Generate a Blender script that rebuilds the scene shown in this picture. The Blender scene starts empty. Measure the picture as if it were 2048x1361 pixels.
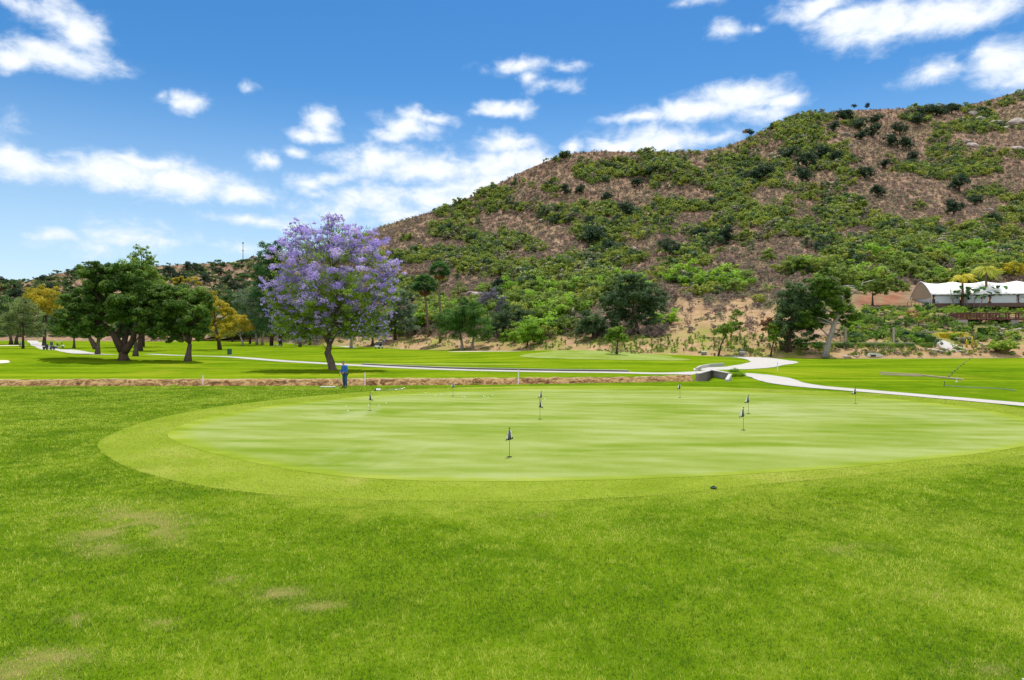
import bpy, bmesh, math, random
import numpy as np
from mathutils import Vector

# ------------------------------------------------------------------ camera, world, sun, exposure
F, YH, CH = 1365.0, 670.0, 3.6          # focal length, level of the eye and eye height, in photo pixels / metres
scene = bpy.context.scene
COL = scene.collection
rng = np.random.default_rng(11)
random.seed(11)
R = math.radians

cam_d = bpy.data.cameras.new("camera")
cam = bpy.data.objects.new("camera", cam_d)
COL.objects.link(cam)
cam.location = (0, 0, CH)
cam.rotation_euler = (R(90), 0, 0)
cam_d.sensor_width = 36.0
cam_d.lens = F / 2048 * 36.0
cam_d.shift_y = (YH - 680.5) / 2048
cam_d.clip_end = 5000
scene.camera = cam

SUN_EL, SUN_AZ = 72.0, 14.0             # azimuth measured from +Y (the view) towards +X
sun_d = bpy.data.lights.new("sun", 'SUN')
sun_d.energy = 3.9
sun_d.angle = R(0.5)
sun_d.color = (1.0, 0.95, 0.87)
sun = bpy.data.objects.new("sun", sun_d)
COL.objects.link(sun)
sd = Vector((math.sin(R(SUN_AZ)) * math.cos(R(SUN_EL)), math.cos(R(SUN_AZ)) * math.cos(R(SUN_EL)), math.sin(R(SUN_EL))))
sun.rotation_euler = (-sd).to_track_quat('-Z', 'Y').to_euler()

scene.view_settings.view_transform = 'Standard'
scene.view_settings.look = 'None'
scene.view_settings.exposure = 0.47
scene.view_settings.gamma = 1.0
scene.view_settings.use_curve_mapping = False
scene.cycles.max_bounces = 6
scene.cycles.diffuse_bounces = 3
scene.cycles.glossy_bounces = 2
scene.cycles.transmission_bounces = 4
scene.cycles.transparent_max_bounces = 6
scene.cycles.caustics_reflective = False
scene.cycles.caustics_refractive = False

CLOUDS = [  # centre and half size in photo pixels, thickness; turned into azimuth and elevation below
    (120, 112, 120, 36, 1), (160, 62, 70, 56, 1), (25, 112, 70, 26, 1), (110, 30, 60, 34, .75), (40, 14, 70, 20, .5),
    (375, 208, 46, 20, .9), (350, 190, 22, 11, .6), (310, 188, 16, 10, .45), (490, 178, 14, 7, .35),
    (40, 326, 130, 34, 1), (220, 346, 150, 36, 1), (370, 368, 140, 36, 1), (470, 385, 80, 25, 1), (300, 325, 90, 20, .8), (120, 305, 30, 8, .3),
    (530, 318, 30, 19, .9), (590, 301, 22, 9, .5),
    (643, 248, 34, 34, 1), (615, 270, 40, 14, .9), (640, 272, 34, 12, .8),
    (820, 254, 60, 24, 1), (872, 235, 42, 14, .9), (785, 268, 44, 14, .8), (820, 232, 30, 16, .8),
    (765, 322, 78, 38, 1), (880, 335, 90, 32, 1), (840, 345, 110, 24, 1), (690, 312, 40, 12, .5),
    (625, 362, 50, 22, .8), (668, 352, 36, 16, .8), (650, 385, 26, 10, .5),
    (735, 400, 70, 34, .9), (790, 425, 60, 22, .8), (880, 392, 90, 30, .95), (970, 372, 100, 34, 1), (1005, 335, 70, 36, 1), (1010, 290, 62, 26, 1), (1060, 325, 66, 36, 1), (660, 425, 70, 20, .45), (590, 445, 34, 13, .45),
    (1015, 220, 55, 18, 1), (1000, 228, 50, 10, .7),
    (1040, 134, 62, 15, .6), (1060, 160, 28, 15, .65), (1105, 176, 40, 11, .4), (1125, 136, 30, 8, .4),
    (1485, 196, 110, 34, 1), (1380, 220, 100, 22, 1), (1290, 233, 70, 11, .7), (1575, 198, 48, 22, .8), (1520, 225, 60, 20, .7),
    (1320, 282, 130, 34, 1), (1240, 290, 70, 22, 1), (1150, 292, 24, 14, .9), (1440, 275, 40, 14, .6),
    (1460, 62, 42, 19, .75), (1518, 54, 14, 8, .4), (1400, 6, 30, 10, .4),
    (1750, 50, 120, 52, 1), (1870, 35, 130, 48, 1), (1640, 14, 80, 24, 1), (1975, 20, 90, 34, .75), (1700, 38, 80, 26, .9),
    (2010, 128, 66, 48, .95), (2050, 160, 70, 40, .9), (1990, 100, 40, 24, .6),
    (1868, 140, 70, 20, .55), (1910, 126, 24, 12, .5),
    (115, 472, 42, 12, .5), (255, 474, 90, 26, .5), (335, 482, 50, 12, .4), (485, 440, 70, 12, .62), (200, 500, 60, 12, .3), (490, 500, 50, 12, .3),
    (-160, 250, 200, 60, .9), (-350, 380, 200, 40, .9), (2230, 60, 120, 60, .9), (2400, 200, 150, 50, .8), (900, -120, 200, 60, .9), (300, -150, 220, 70, .9), (1500, -200, 250, 70, .9),
]

world = bpy.data.worlds.new("World")
scene.world = world
world.use_nodes = True


class NT:
    """small helper that writes shader nodes"""
    def __init__(self, nt):
        self.nt = nt
        nt.nodes.clear()

    def n(self, typ, ins=None, **kw):
        nd = self.nt.nodes.new(typ)
        for k, v in kw.items():
            setattr(nd, k, v)
        for k, v in (ins or {}).items():
            s = nd.inputs[k]
            if isinstance(v, bpy.types.NodeSocket):
                self.nt.links.new(v, s)
            else:
                s.default_value = v
        return nd

    def math(self, op, a, b=0.0, c=0.0, clamp=False):
        return self.n('ShaderNodeMath', {0: a, 1: b, 2: c}, operation=op, use_clamp=clamp).outputs[0]

    def vec(self, op, a, b=(0, 0, 0)):
        nd = self.n('ShaderNodeVectorMath', {0: a, 1: b}, operation=op)
        return nd.outputs['Value'] if op == 'LENGTH' else nd.outputs[0]

    def noise(self, vec, scale, detail=4.0, rough=.55, dist=0.0, out='Fac'):
        return self.n('ShaderNodeTexNoise', {'Vector': vec, 'Scale': scale, 'Detail': detail, 'Roughness': rough, 'Distortion': dist}).outputs[out]

    def rng(self, v, a, b, c=0.0, d=1.0, smooth=False):
        return self.n('ShaderNodeMapRange', {'Value': v, 'From Min': a, 'From Max': b, 'To Min': c, 'To Max': d},
                      interpolation_type='SMOOTHSTEP' if smooth else 'LINEAR').outputs[0]

    def ramp(self, v, stops):
        nd = self.n('ShaderNodeValToRGB', {'Fac': v})
        el = nd.color_ramp.elements
        while len(el) < len(stops):
            el.new(.5)
        for e, (p, c) in zip(el, stops):
            e.position = p
            e.color = (*c, 1)
        return nd.outputs[0]

    def mix(self, f, a, b, mode='MIX'):
        nd = self.n('ShaderNodeMix', data_type='RGBA', blend_type=mode)
        for s, v in ((nd.inputs[0], f), (nd.inputs[6], a), (nd.inputs[7], b)):
            if isinstance(v, bpy.types.NodeSocket):
                self.nt.links.new(v, s)
            elif isinstance(v, (tuple, list)):
                s.default_value = (*v, 1) if len(v) == 3 else v
            else:
                s.default_value = v
        return nd.outputs[2]


def build_world():
    w = NT(world.node_tree)
    sky = w.n('ShaderNodeTexSky', sky_type='NISHITA', sun_disc=False, sun_elevation=R(SUN_EL), sun_rotation=R(SUN_AZ),
              altitude=200.0, air_density=1.0, dust_density=.35, ozone_density=2.2)
    tint = w.n('ShaderNodeHueSaturation', {'Saturation': 1.38, 'Value': 1.02, 'Color': sky.outputs[0]}).outputs[0]
    tc = w.n('ShaderNodeTexCoord')
    d = tc.outputs['Generated']
    sep = w.n('ShaderNodeSeparateXYZ', {0: d})
    az = w.math('ARCTAN2', sep.outputs[0], sep.outputs[1])
    el = w.math('ARCSINE', sep.outputs[2])
    p = w.n('ShaderNodeCombineXYZ', {0: az, 1: el, 2: 0.0}).outputs[0]
    warp = w.noise(p, 16.0, 3.0, .55, out='Color')
    wv = w.vec('MULTIPLY', w.vec('SUBTRACT', warp, (.5, .5, .5)), (.055, .03, 0))
    q = w.vec('ADD', p, wv)
    m = None
    for X, Y, rx, ry, s in CLOUDS:
        u, v = (X - 1024) / F, (YH - Y) / F
        a0 = math.atan(u)
        e0 = math.atan2(v, math.hypot(1, u))
        ra, re = rx / F / (1 + u * u), ry / F / math.hypot(1, u) / (1 + v * v)
        ln = w.vec('LENGTH', w.vec('MULTIPLY', w.vec('SUBTRACT', q, (a0, e0, 0)), (1 / ra, 1 / re, 0)))
        f = w.math('MULTIPLY_ADD', ln, -s, s)
        m = f if m is None else w.n('ShaderNodeMath', {0: m, 1: f, 2: .18}, operation='SMOOTH_MAX').outputs[0]
    st = w.vec('MULTIPLY', p, (1.0, 1.6, 1.0))
    n1 = w.noise(st, 26.0, 7.0, .62, .3)
    n2 = w.noise(st, 9.0, 4.0, .5)
    dens = w.math('ADD', m, w.math('MULTIPLY_ADD', n1, 1.7, -.86))
    dens = w.math('ADD', dens, w.math('MULTIPLY_ADD', n2, .6, -.30))
    cover = w.rng(dens, -.42, .74, 0, 1, True)
    # clouds outside the listed sky, added thick and bright behind the camera as fill
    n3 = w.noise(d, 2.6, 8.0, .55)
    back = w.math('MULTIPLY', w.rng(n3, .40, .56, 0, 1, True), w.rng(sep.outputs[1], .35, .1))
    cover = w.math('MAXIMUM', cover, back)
    low = w.rng(el, 0.0, .06, 0, 1, True)
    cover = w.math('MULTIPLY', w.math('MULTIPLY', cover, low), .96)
    body = w.rng(w.math('ADD', w.math('MULTIPLY', dens, .55), w.math('MULTIPLY', n1, .8)), .3, 1.0)
    ccol = w.mix(body, (6.2, 7.1, 8.3), (8.2, 8.3, 8.5))
    veil = w.rng(el, .36, .0, 0, .62, True)
    skyc = w.mix(veil, tint, (5.4, 7.0, 8.6))
    ccol = w.mix(w.rng(sep.outputs[1], .2, -.2), ccol, (12.0, 12.0, 12.0))  # unseen clouds behind the camera brightened to lift the shaded front faces
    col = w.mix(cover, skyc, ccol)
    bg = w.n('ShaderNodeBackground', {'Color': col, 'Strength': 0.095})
    out = w.n('ShaderNodeOutputWorld', {'Surface': bg.outputs[0]})
    world.cycles.sampling_method = 'MANUAL'
    world.cycles.sample_map_resolution = 512


build_world()

# ------------------------------------------------------------------ helpers: noise, meshes, tags


def ss(t):
    t = np.clip(t, 0, 1)
    return t * t * (3 - 2 * t)


def _hash(i, j, seed):
    h = (i * 374761393 + j * 668265263 + seed * 2147483647) & 0xFFFFFFFF
    h = ((h ^ (h >> 13)) * 1274126177) & 0xFFFFFFFF
    return ((h ^ (h >> 16)) & 0xFFFF) / 65535.0


def vnoise(x, y, seed=0):
    x = np.asarray(x, float); y = np.asarray(y, float)
    i = np.floor(x).astype(np.int64); j = np.floor(y).astype(np.int64)
    fx = x - i; fy = y - j
    fx = fx * fx * (3 - 2 * fx); fy = fy * fy * (3 - 2 * fy)
    a = _hash(i, j, seed); b = _hash(i + 1, j, seed); c = _hash(i, j + 1, seed); d = _hash(i + 1, j + 1, seed)
    return (a * (1 - fx) + b * fx) * (1 - fy) + (c * (1 - fx) + d * fx) * fy


def fbm(x, y, oct=4, seed=0):
    s = 0; a = .5; t = 0
    for k in range(oct):
        s = s + a * vnoise(x * 2 ** k + 17.3 * k, y * 2 ** k - 9.1 * k, seed + k); t += a; a *= .5
    return s / t


def mesh_np(name, V, faces, rnd=None, smooth=False, attrs=None):
    """V (n,3); faces (k,m) int array or list of such arrays; rnd: one value per face"""
    fl = faces if isinstance(faces, list) else [faces]
    fl = [np.asarray(f, np.int64) for f in fl if len(f)]
    me = bpy.data.meshes.new(name)
    V = np.ascontiguousarray(V, dtype=np.float32)
    me.vertices.add(len(V))
    me.vertices.foreach_set("co", V.ravel())
    loops = np.concatenate([f.ravel() for f in fl]) if fl else np.zeros(0, int)
    tot = np.concatenate([np.full(len(f), f.shape[1]) for f in fl]) if fl else np.zeros(0, int)
    st = np.concatenate([[0], np.cumsum(tot)[:-1]]) if len(tot) else tot
    me.loops.add(len(loops))
    me.loops.foreach_set("vertex_index", loops.astype(np.int32))
    me.polygons.add(len(tot))
    me.polygons.foreach_set("loop_start", st.astype(np.int32))
    me.polygons.foreach_set("loop_total", tot.astype(np.int32))
    me.polygons.foreach_set("use_smooth", np.full(len(tot), smooth))
    me.update(calc_edges=True)
    if rnd is not None:
        a = me.attributes.new("rnd", 'FLOAT', 'FACE')
        a.data.foreach_set("value", np.asarray(rnd, np.float32))
    for k, v in (attrs or {}).items():
        a = me.attributes.new(k, 'FLOAT', 'POINT')
        a.data.foreach_set("value", np.asarray(v, np.float32))
    return me


def link(name, me, mat=None, parent=None, loc=None):
    o = bpy.data.objects.new(name, me)
    COL.objects.link(o)
    for m in (mat if isinstance(mat, (list, tuple)) else [mat]):
        if m is not None and me is not None:
            me.materials.append(m)
    if parent is not None:
        o.parent = parent
    if loc is not None:
        o.location = loc
    return o


def tag(o, label=None, cat=None, group=None, kind=None):
    if label: o["label"] = label
    if cat: o["category"] = cat
    if group: o["group"] = group
    if kind: o["kind"] = kind
    return o


def thing(name, label, cat, loc=(0, 0, 0), rz=0.0, group=None):
    o = bpy.data.objects.new(name, None)
    o.empty_display_size = .2
    COL.objects.link(o)
    o.location = loc
    o.rotation_euler = (0, 0, rz)
    return tag(o, label, cat, group)


def copy_tree(o, parent=None):
    c = o.copy()
    COL.objects.link(c)
    if parent is not None:
        c.parent = parent
    for ch in list(o.children):
        copy_tree(ch, c)
    return c


class MB:
    """collects simple shapes into one mesh"""
    def __init__(self):
        self.v = []; self.f = []; self.m = []; self.n = 0; self.mi = 0

    def add(self, V, faces):
        V = np.asarray(V, float)
        self.v.append(V)
        for f in faces:
            self.f.append([i + self.n for i in f]); self.m.append(self.mi)
        self.n += len(V)

    def box(self, c, s, rz=0.0, taper=1.0):
        x, y, z = s[0] / 2, s[1] / 2, s[2] / 2
        P = np.array([(-x, -y, -z), (x, -y, -z), (x, y, -z), (-x, y, -z), (-x * taper, -y * taper, z), (x * taper, -y * taper, z), (x * taper, y * taper, z), (-x * taper, y * taper, z)])
        if rz:
            ca, sa = math.cos(rz), math.sin(rz)
            P = np.stack([P[:, 0] * ca - P[:, 1] * sa, P[:, 0] * sa + P[:, 1] * ca, P[:, 2]], 1)
        self.add(P + np.array(c), [(0, 3, 2, 1), (4, 5, 6, 7), (0, 1, 5, 4), (1, 2, 6, 5), (2, 3, 7, 6), (3, 0, 4, 7)])
        return self

    def bar(self, a, b, w, h):
        """box beam from a to b"""
        a = Vector(a); b = Vector(b); d = (b - a).normalized()
        s = d.cross(Vector((0, 0, 1)))
        s = Vector((1, 0, 0)) if s.length < 1e-4 else s.normalized()
        t = s.cross(d)
        P = []
        for q in (a, b):
            for i, j in ((-1, -1), (1, -1), (1, 1), (-1, 1)):
                P.append(q + s * (i * w / 2) + t * (j * h / 2))
        self.add(P, [(0, 1, 2, 3), (7, 6, 5, 4), (0, 4, 5, 1), (1, 5, 6, 2), (2, 6, 7, 3), (3, 7, 4, 0)])
        return self

    def tube(self, path, rad, n=8, cap=True):
        path = [Vector(p) for p in path]
        rad = list(rad) if hasattr(rad, '__len__') else [rad] * len(path)
        P = []; up = Vector((.31, .2, .93)).normalized()
        for i, p in enumerate(path):
            d = (path[min(i + 1, len(path) - 1)] - path[max(i - 1, 0)]).normalized()
            s = d.cross(up)
            if s.length < .15:
                s = d.cross(Vector((1, 0, 0)))
            s.normalize(); t = s.cross(d)
            for k in range(n):
                a = 2 * math.pi * k / n
                P.append(p + (s * math.cos(a) + t * math.sin(a)) * rad[i])
        fs = []
        for i in range(len(path) - 1):
            for k in range(n):
                k2 = (k + 1) % n
                fs.append((i * n + k, (i + 1) * n + k, (i + 1) * n + k2, i * n + k2))
        if cap:
            fs.append(tuple(range(n)))
            fs.append(tuple(reversed(range((len(path) - 1) * n, len(path) * n))))
        self.add(P, fs)
        return self

    def lathe(self, prof, c=(0, 0, 0), n=16):
        P = []; fs = []
        for r, z in prof:
            for k in range(n):
                a = 2 * math.pi * k / n
                P.append((c[0] + r * math.cos(a), c[1] + r * math.sin(a), c[2] + z))
        for i in range(len(prof) - 1):
            for k in range(n):
                k2 = (k + 1) % n
                fs.append((i * n + k, i * n + k2, (i + 1) * n + k2, (i + 1) * n + k))
        fs.append(tuple(reversed(range(n)))); fs.append(tuple(range((len(prof) - 1) * n, len(prof) * n)))
        self.add(P, fs)
        return self

    def mesh(self, name, smooth=False, bevel=0.0):
        me = bpy.data.meshes.new(name)
        V = np.concatenate(self.v)
        me.from_pydata([tuple(p) for p in V], [], self.f)
        me.polygons.foreach_set("use_smooth", np.full(len(self.f), smooth))
        me.polygons.foreach_set("material_index", np.array(self.m, np.int32))
        if bevel:
            bm = bmesh.new(); bm.from_mesh(me)
            bmesh.ops.bevel(bm, geom=[e for e in bm.edges if not e.smooth or e.calc_face_angle(0) > .6], offset=bevel, segments=2, affect='EDGES', profile=.5)
            bm.to_mesh(me); bm.free()
        me.update()
        return me

    def build(self, name, mat, parent=None, loc=None, smooth=False, bevel=0.0):
        return link(name, self.mesh(name, smooth, bevel), mat, parent, loc)


# ------------------------------------------------------------------ materials

def mat_new(name):
    m = bpy.data.materials.new(name)
    m.use_nodes = True
    return m, NT(m.node_tree)


def finish(m, t, color, rough=.8, bump=None, bstr=.4, bdist=.05, spec=.25, metal=0.0, extra=None):
    p = t.n('ShaderNodeBsdfPrincipled', {'Roughness': rough, 'Metallic': metal, 'Specular IOR Level': spec})
    if isinstance(color, bpy.types.NodeSocket):
        t.nt.links.new(color, p.inputs['Base Color'])
    else:
        p.inputs['Base Color'].default_value = (*color, 1)
    if bump is not None:
        b = t.n('ShaderNodeBump', {'Height': bump, 'Strength': bstr, 'Distance': bdist})
        t.nt.links.new(b.outputs[0], p.inputs['Normal'])
    t.n('ShaderNodeOutputMaterial', {'Surface': p.outputs[0]})
    return m


def plain(name, col, rough=.6, var=.15, scale=6.0, spec=.3, metal=0.0, bump=.15):
    m, t = mat_new(name)
    g = t.n('ShaderNodeTexCoord').outputs['Object']
    n = t.noise(g, scale, 5, .6)
    c = t.mix(n, tuple(max(0, x * (1 - var)) for x in col), tuple(min(1, x * (1 + var)) for x in col))
    return finish(m, t, c, rough, n, bump, .02, spec, metal)


def leafmat(name, dark, mid, light, trans=.45, rough=.55, spec=.2, gain=1.65):
    dark, mid, light = (tuple(min(.85, q * gain) for q in k) for k in (dark, mid, light))
    m, t = mat_new(name)
    a = t.n('ShaderNodeAttribute', attribute_name='rnd').outputs['Fac']
    o = t.n('ShaderNodeObjectInfo').outputs['Random']
    v = t.math('ADD', t.math('MULTIPLY', a, .78), t.math('MULTIPLY', o, .22))
    c = t.ramp(v, [(.08, dark), (.5, mid), (.92, light)])
    p = t.n('ShaderNodeBsdfPrincipled', {'Base Color': c, 'Roughness': rough, 'Specular IOR Level': spec})
    tr = t.n('ShaderNodeBsdfTranslucent', {'Color': t.mix(.3, c, light)})
    x = t.n('ShaderNodeMixShader', {0: trans, 1: p.outputs[0], 2: tr.outputs[0]})
    t.n('ShaderNodeOutputMaterial', {'Surface': x.outputs[0]})
    return m


def bark(name, a, b, scale=3.0):
    m, t = mat_new(name)
    g = t.n('ShaderNodeTexCoord').outputs['Object']
    v = t.vec('MULTIPLY', g, (1, 1, .25))
    n = t.noise(v, scale * 2, 6, .65, .6)
    return finish(m, t, t.ramp(n, [(.3, a), (.7, b)]), .9, n, .8, .08, .1)


def wpos(t):
    return t.n('ShaderNodeNewGeometry').outputs['Position']


def grass_mat(name, cols, patch=.35, fine=9.0, stripes=None, bstr=.5, dry=None, streak=None, edge=None):
    """turf: patches, fine tufts, optional mowing stripes; cols = dark, mid, light, tired"""
    m, t = mat_new(name)
    p = wpos(t)
    n1 = t.noise(p, patch, 5, .6)
    n2 = t.noise(p, fine, 5, .7)
    v = t.math('ADD', t.math('MULTIPLY', n1, .6), t.math('MULTIPLY', n2, .4))
    if stripes:
        ang, per, amt = stripes
        sx = t.vec('MULTIPLY', p, (math.cos(ang), math.sin(ang), 0))
        sp = t.n('ShaderNodeSeparateXYZ', {0: sx})
        q = t.math('ADD', sp.outputs[0], sp.outputs[1])
        q = t.math('ADD', q, t.math('MULTIPLY', t.noise(p, .12, 2), per * .5))
        s = t.math('SINE', t.math('MULTIPLY', q, 2 * math.pi / per))
        v = t.math('ADD', v, t.math('MULTIPLY', s, amt))
    if streak:
        n4 = t.noise(t.vec('MULTIPLY', p, (streak[0], streak[1], 0)), 1.0, 5, .62, .4)
        v = t.math('ADD', v, t.math('MULTIPLY', t.math('SUBTRACT', n4, .5), streak[2]))
    c = t.ramp(v, [(.30, cols[0]), (.5, cols[1]), (.68, cols[2])])
    n3 = t.noise(p, patch * .45, 6, .65, .8)
    c = t.mix(t.rng(n3, .54, .72, 0, .65, True), c, cols[3])
    if dry:
        a = t.n('ShaderNodeAttribute', attribute_name='dry').outputs['Fac']
        c = t.mix(t.math('MULTIPLY', a, .6), c, dry)
    if edge:
        a = t.n('ShaderNodeAttribute', attribute_name='edge').outputs['Fac']
        nz = t.noise(p, 1.4, 5, .65)
        ec = t.ramp(v, [(.30, edge[0]), (.5, edge[1]), (.68, edge[2])])
        c = t.mix(t.rng(t.math('ADD', a, t.math('MULTIPLY_ADD', nz, .9, -.45)), .35, 1.0, 0, 1, True), c, ec)
    return finish(m, t, c, .9, n2, bstr, .06, 0.0)


# ------------------------------------------------------------------ the lie of the land
def itp(X, xs, ys):
    return np.interp(X, xs, ys)


def D1(X): return 4914.0 / (itp(X, [-900, 0, 700, 1000, 1200, 1390, 1500, 2900], [774, 773, 772, 770, 766.5, 763.5, 763, 763]) - 670)
def D2(X): return 4914.0 / (itp(X, [-900, 0, 500, 900, 1100, 1250, 1390, 2900], [761, 760, 759, 757, 756, 755, 754, 754]) - 670)
def D3(X): return itp(X, [-900, 400, 500, 600, 700, 800, 870, 1000, 1100, 1250, 1400, 1500, 1650, 2048, 2900], [380, 360, 330, 260, 212, 182, 173, 163, 150, 131, 121, 117, 114, 117, 125])


def H(x, y):
    """height of the golf course"""
    x = np.asarray(x, float); y = np.asarray(y, float)
    yy = np.maximum(y, 4.0)
    X = 1024 + F * x / yy
    far = ss((y - 62) / 40)
    z = far * (.38 * np.sin(x * .045 + 1.3) * np.sin(y * .055 + .4) + .28 * np.sin(x * .021 + y * .033))
    z = z + 1.25 * np.exp(-((x - 9) / 17.0) ** 2 - ((y - 108) / 15.0) ** 2)        # the green on its mound
    z = z + .9 * np.exp(-((x + 62) / 16.0) ** 2 - ((y - 84) / 9.0) ** 2)           # mound on the left fairway
    z = z + .5 * np.exp(-((x - 19.4) / 4.6) ** 2 - ((y - 60.5) / 3.6) ** 2)        # crown of the path over the culvert
    d1, d2 = D1(X), D2(X)
    s = (y - d1) / (d2 - d1)
    prof = -1.05 * np.minimum(ss(s / .30), ss((1 - s) / .36))
    prof = np.where((s > 0) & (s < 1), prof, 0)
    z = z + prof * (1 - ss((X - 1402) / 24))
    return z


RX = [380, 450, 520, 600, 700, 760, 830, 900, 960, 1050, 1110, 1150, 1200, 1300, 1400, 1450, 1500, 1560, 1600, 1700, 1800, 1870, 1930, 1990, 2048, 2200, 2400, 2900]
RY = [684, 668, 625, 555, 482, 454, 434, 414, 386, 341, 316, 306, 303, 305, 303, 295, 274, 247, 232, 221, 218, 216, 213, 197, 182, 155, 145, 150]
RAV = [(1275, 380), (1245, 425), (1205, 470), (1185, 510), (1150, 560), (1100, 605)]


def seg_dist(X, Y, pts):
    d = np.full(np.shape(X), 1e9); side = np.zeros(np.shape(X))
    for (a, b), (c, e) in zip(pts[:-1], pts[1:]):
        vx, vy = c - a, e - b
        t = np.clip(((X - a) * vx + (Y - b) * vy) / (vx * vx + vy * vy), 0, 1)
        q = np.hypot(X - a - t * vx, Y - b - t * vy)
        s = np.sign(vx * (Y - b) - vy * (X - a))
        side = np.where(q < d, s, side); d = np.minimum(d, q)
    return d, side


def hill_base(X):
    d3 = D3(X); x3 = (X - 1024) / F * d3
    yb = YH + (CH - H(x3, d3)) * F / d3
    yr = np.minimum(itp(X, RX, RY), yb - 1)
    dr = itp(X, [380, 700, 1100, 1450, 1600, 2048, 2900], [372, 440, 470, 500, 540, 610, 640])
    p = itp(X, [380, 1000, 1400, 1600, 2900], [1.0, 1.12, 1.2, 1.45, 1.45])
    return d3, yb, yr, dr, p


def hill(X, t):
    X = np.asarray(X, float); t = np.asarray(t, float)
    d3, yb, yr, dr, p = hill_base(X)
    Y = yb + (yr - yb) * t
    D = d3 + (dr - d3) * np.clip(t, 0, None) ** p
    env = ss(t / .15) * ss((1.02 - t) / .12)
    k = .075 * (fbm(X / 150.0, t * 5.0 + X / 400.0, 4, 3) - .5) * 2
    rd, side = seg_dist(X, Y, RAV)
    k = k + .035 * np.exp(-(rd / 34) ** 2)
    k = k - .045 * ss((X - 1180 + (Y - 300) * -.1) / 160) * ss((Y - 260) / 120) * ss((1700 - X) / 300)
    D = D * (1 + k * env)
    z = CH + (YH - Y) / F * D
    return np.stack([(X - 1024) / F * D, D, z], -1)


def hill_at(X, Y):
    d3, yb, yr, dr, p = hill_base(np.asarray(X, float))
    return Vector(hill(X, (Y - yb) / (yr - yb)))


FX = [-900, 0, 55, 75, 120, 180, 250, 330, 400, 440, 500, 560, 700, 800]
FY = [560, 562, 566, 556, 547, 532, 534, 532, 527, 528, 521, 514, 500, 500]


def fhill(X, t):
    X = np.asarray(X, float); t = np.asarray(t, float)
    db = itp(X, [-900, 420, 600, 800], [372, 372, 410, 430]); dr = 780.0
    xb = (X - 1024) / F * db
    yb = YH + (CH - H(xb, db)) * F / db
    yr = itp(X, FX, FY)
    Y = yb + (yr - yb) * t
    D = db + (dr - db) * np.clip(t, 0, None) ** 1.15
    env = ss(t / .15) * ss((1.02 - t) / .12)
    D = D * (1 + env * .10 * (fbm(X / 110.0, t * 4.0, 4, 9) - .5) * 2)
    return np.stack([(X - 1024) / F * D, D, CH + (YH - Y) / F * D], -1)


def fhill_at(X, Y):
    db = itp(X, [-900, 420, 600, 800], [372, 372, 410, 430])
    yb = YH + (CH - H((X - 1024) / F * db, db)) * F / db
    return Vector(fhill(X, (Y - yb) / (itp(X, FX, FY) - yb)))


def course_point(X, Y):
    """point of the golf course that stands at photo pixel X, Y"""
    u = (X - 1024) / F
    D = 4914.0 / max(Y - YH, 4)
    for _ in range(25):
        D = .5 * D + .5 * (CH - float(H(u * D, D))) * F / max(Y - YH, 4)
        D = min(D, 420)
    return Vector((u * D, D, float(H(u * D, D))))


def spot(X, Y):
    """course or hillside, whichever the eye meets there"""
    g = course_point(X, Y)
    return g if g.y < float(D3(np.array(float(X)))) or X < 430 else hill_at(X, Y)


gp = spot


def grid(name, fn, A, B, mat, kind='structure', attrs=None, label=None):
    a, b = np.meshgrid(A, B, indexing='xy')
    V = fn(a, b).reshape(-1, 3)
    na, nb = len(A), len(B)
    i = np.arange(na - 1)[None, :] + na * np.arange(nb - 1)[:, None]
    i = i.ravel()
    f = np.stack([i, i + 1, i + na + 1, i + na], 1)
    me = mesh_np(name, V, f, smooth=True, attrs={k: v(V, a.ravel(), b.ravel()) for k, v in (attrs or {}).items()})
    o = link(name, me, mat)
    return tag(o, kind=kind, label=label)


# ---- materials of the land
M = {}
M['lawn'] = grass_mat('lawn_turf', [(.045, .10, .003), (.09, .16, .004), (.15, .215, .010), (.17, .21, .02)], .5, 16.0, dry=(.26, .21, .08), edge=[(.11, .180, .008), (.165, .235, .016), (.22, .275, .035)])
M['fairway'] = grass_mat('fairway_turf', [(.050, .112, .003), (.118, .188, .005), (.182, .240, .010), (.23, .245, .016)], .11, 1.6, streak=(.03, .22, .9), bstr=.5)
M['green'] = grass_mat('putting_turf', [(.132, .198, .018), (.198, .252, .055), (.250, .300, .10), (.295, .330, .15)], .22, 22.0, stripes=(1.15, 1.3, .035), streak=(.10, .55, 1.05), bstr=.12, edge=[(.125, .190, .010), (.185, .248, .022), (.245, .292, .045), (.28, .29, .06)])
M['fringe'] = grass_mat('fringe_turf', [(.125, .190, .010), (.185, .248, .022), (.245, .292, .045), (.28, .29, .06)], .4, 7.0, bstr=.6)

m, t = mat_new('dry_bank')
p = wpos(t)
n1 = t.noise(p, 1.5, 7, .72, .8); n2 = t.noise(p, 4.0, 5, .75)
c = t.ramp(n1, [(.34, (.035, .02, .010)), (.46, (.20, .11, .045)), (.56, (.42, .29, .13)), (.68, (.32, .15, .05))])
c = t.mix(t.rng(n2, .5, .66, 0, .8), c, (.075, .045, .022))
c = t.mix(t.math('MULTIPLY', t.n('ShaderNodeAttribute', attribute_name='rim').outputs['Fac'], t.rng(n2, .3, .55, .4, 1)), c, (.44, .335, .19))
M['bank'] = finish(m, t, c, .95, n2, .9, .2, .05)

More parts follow.
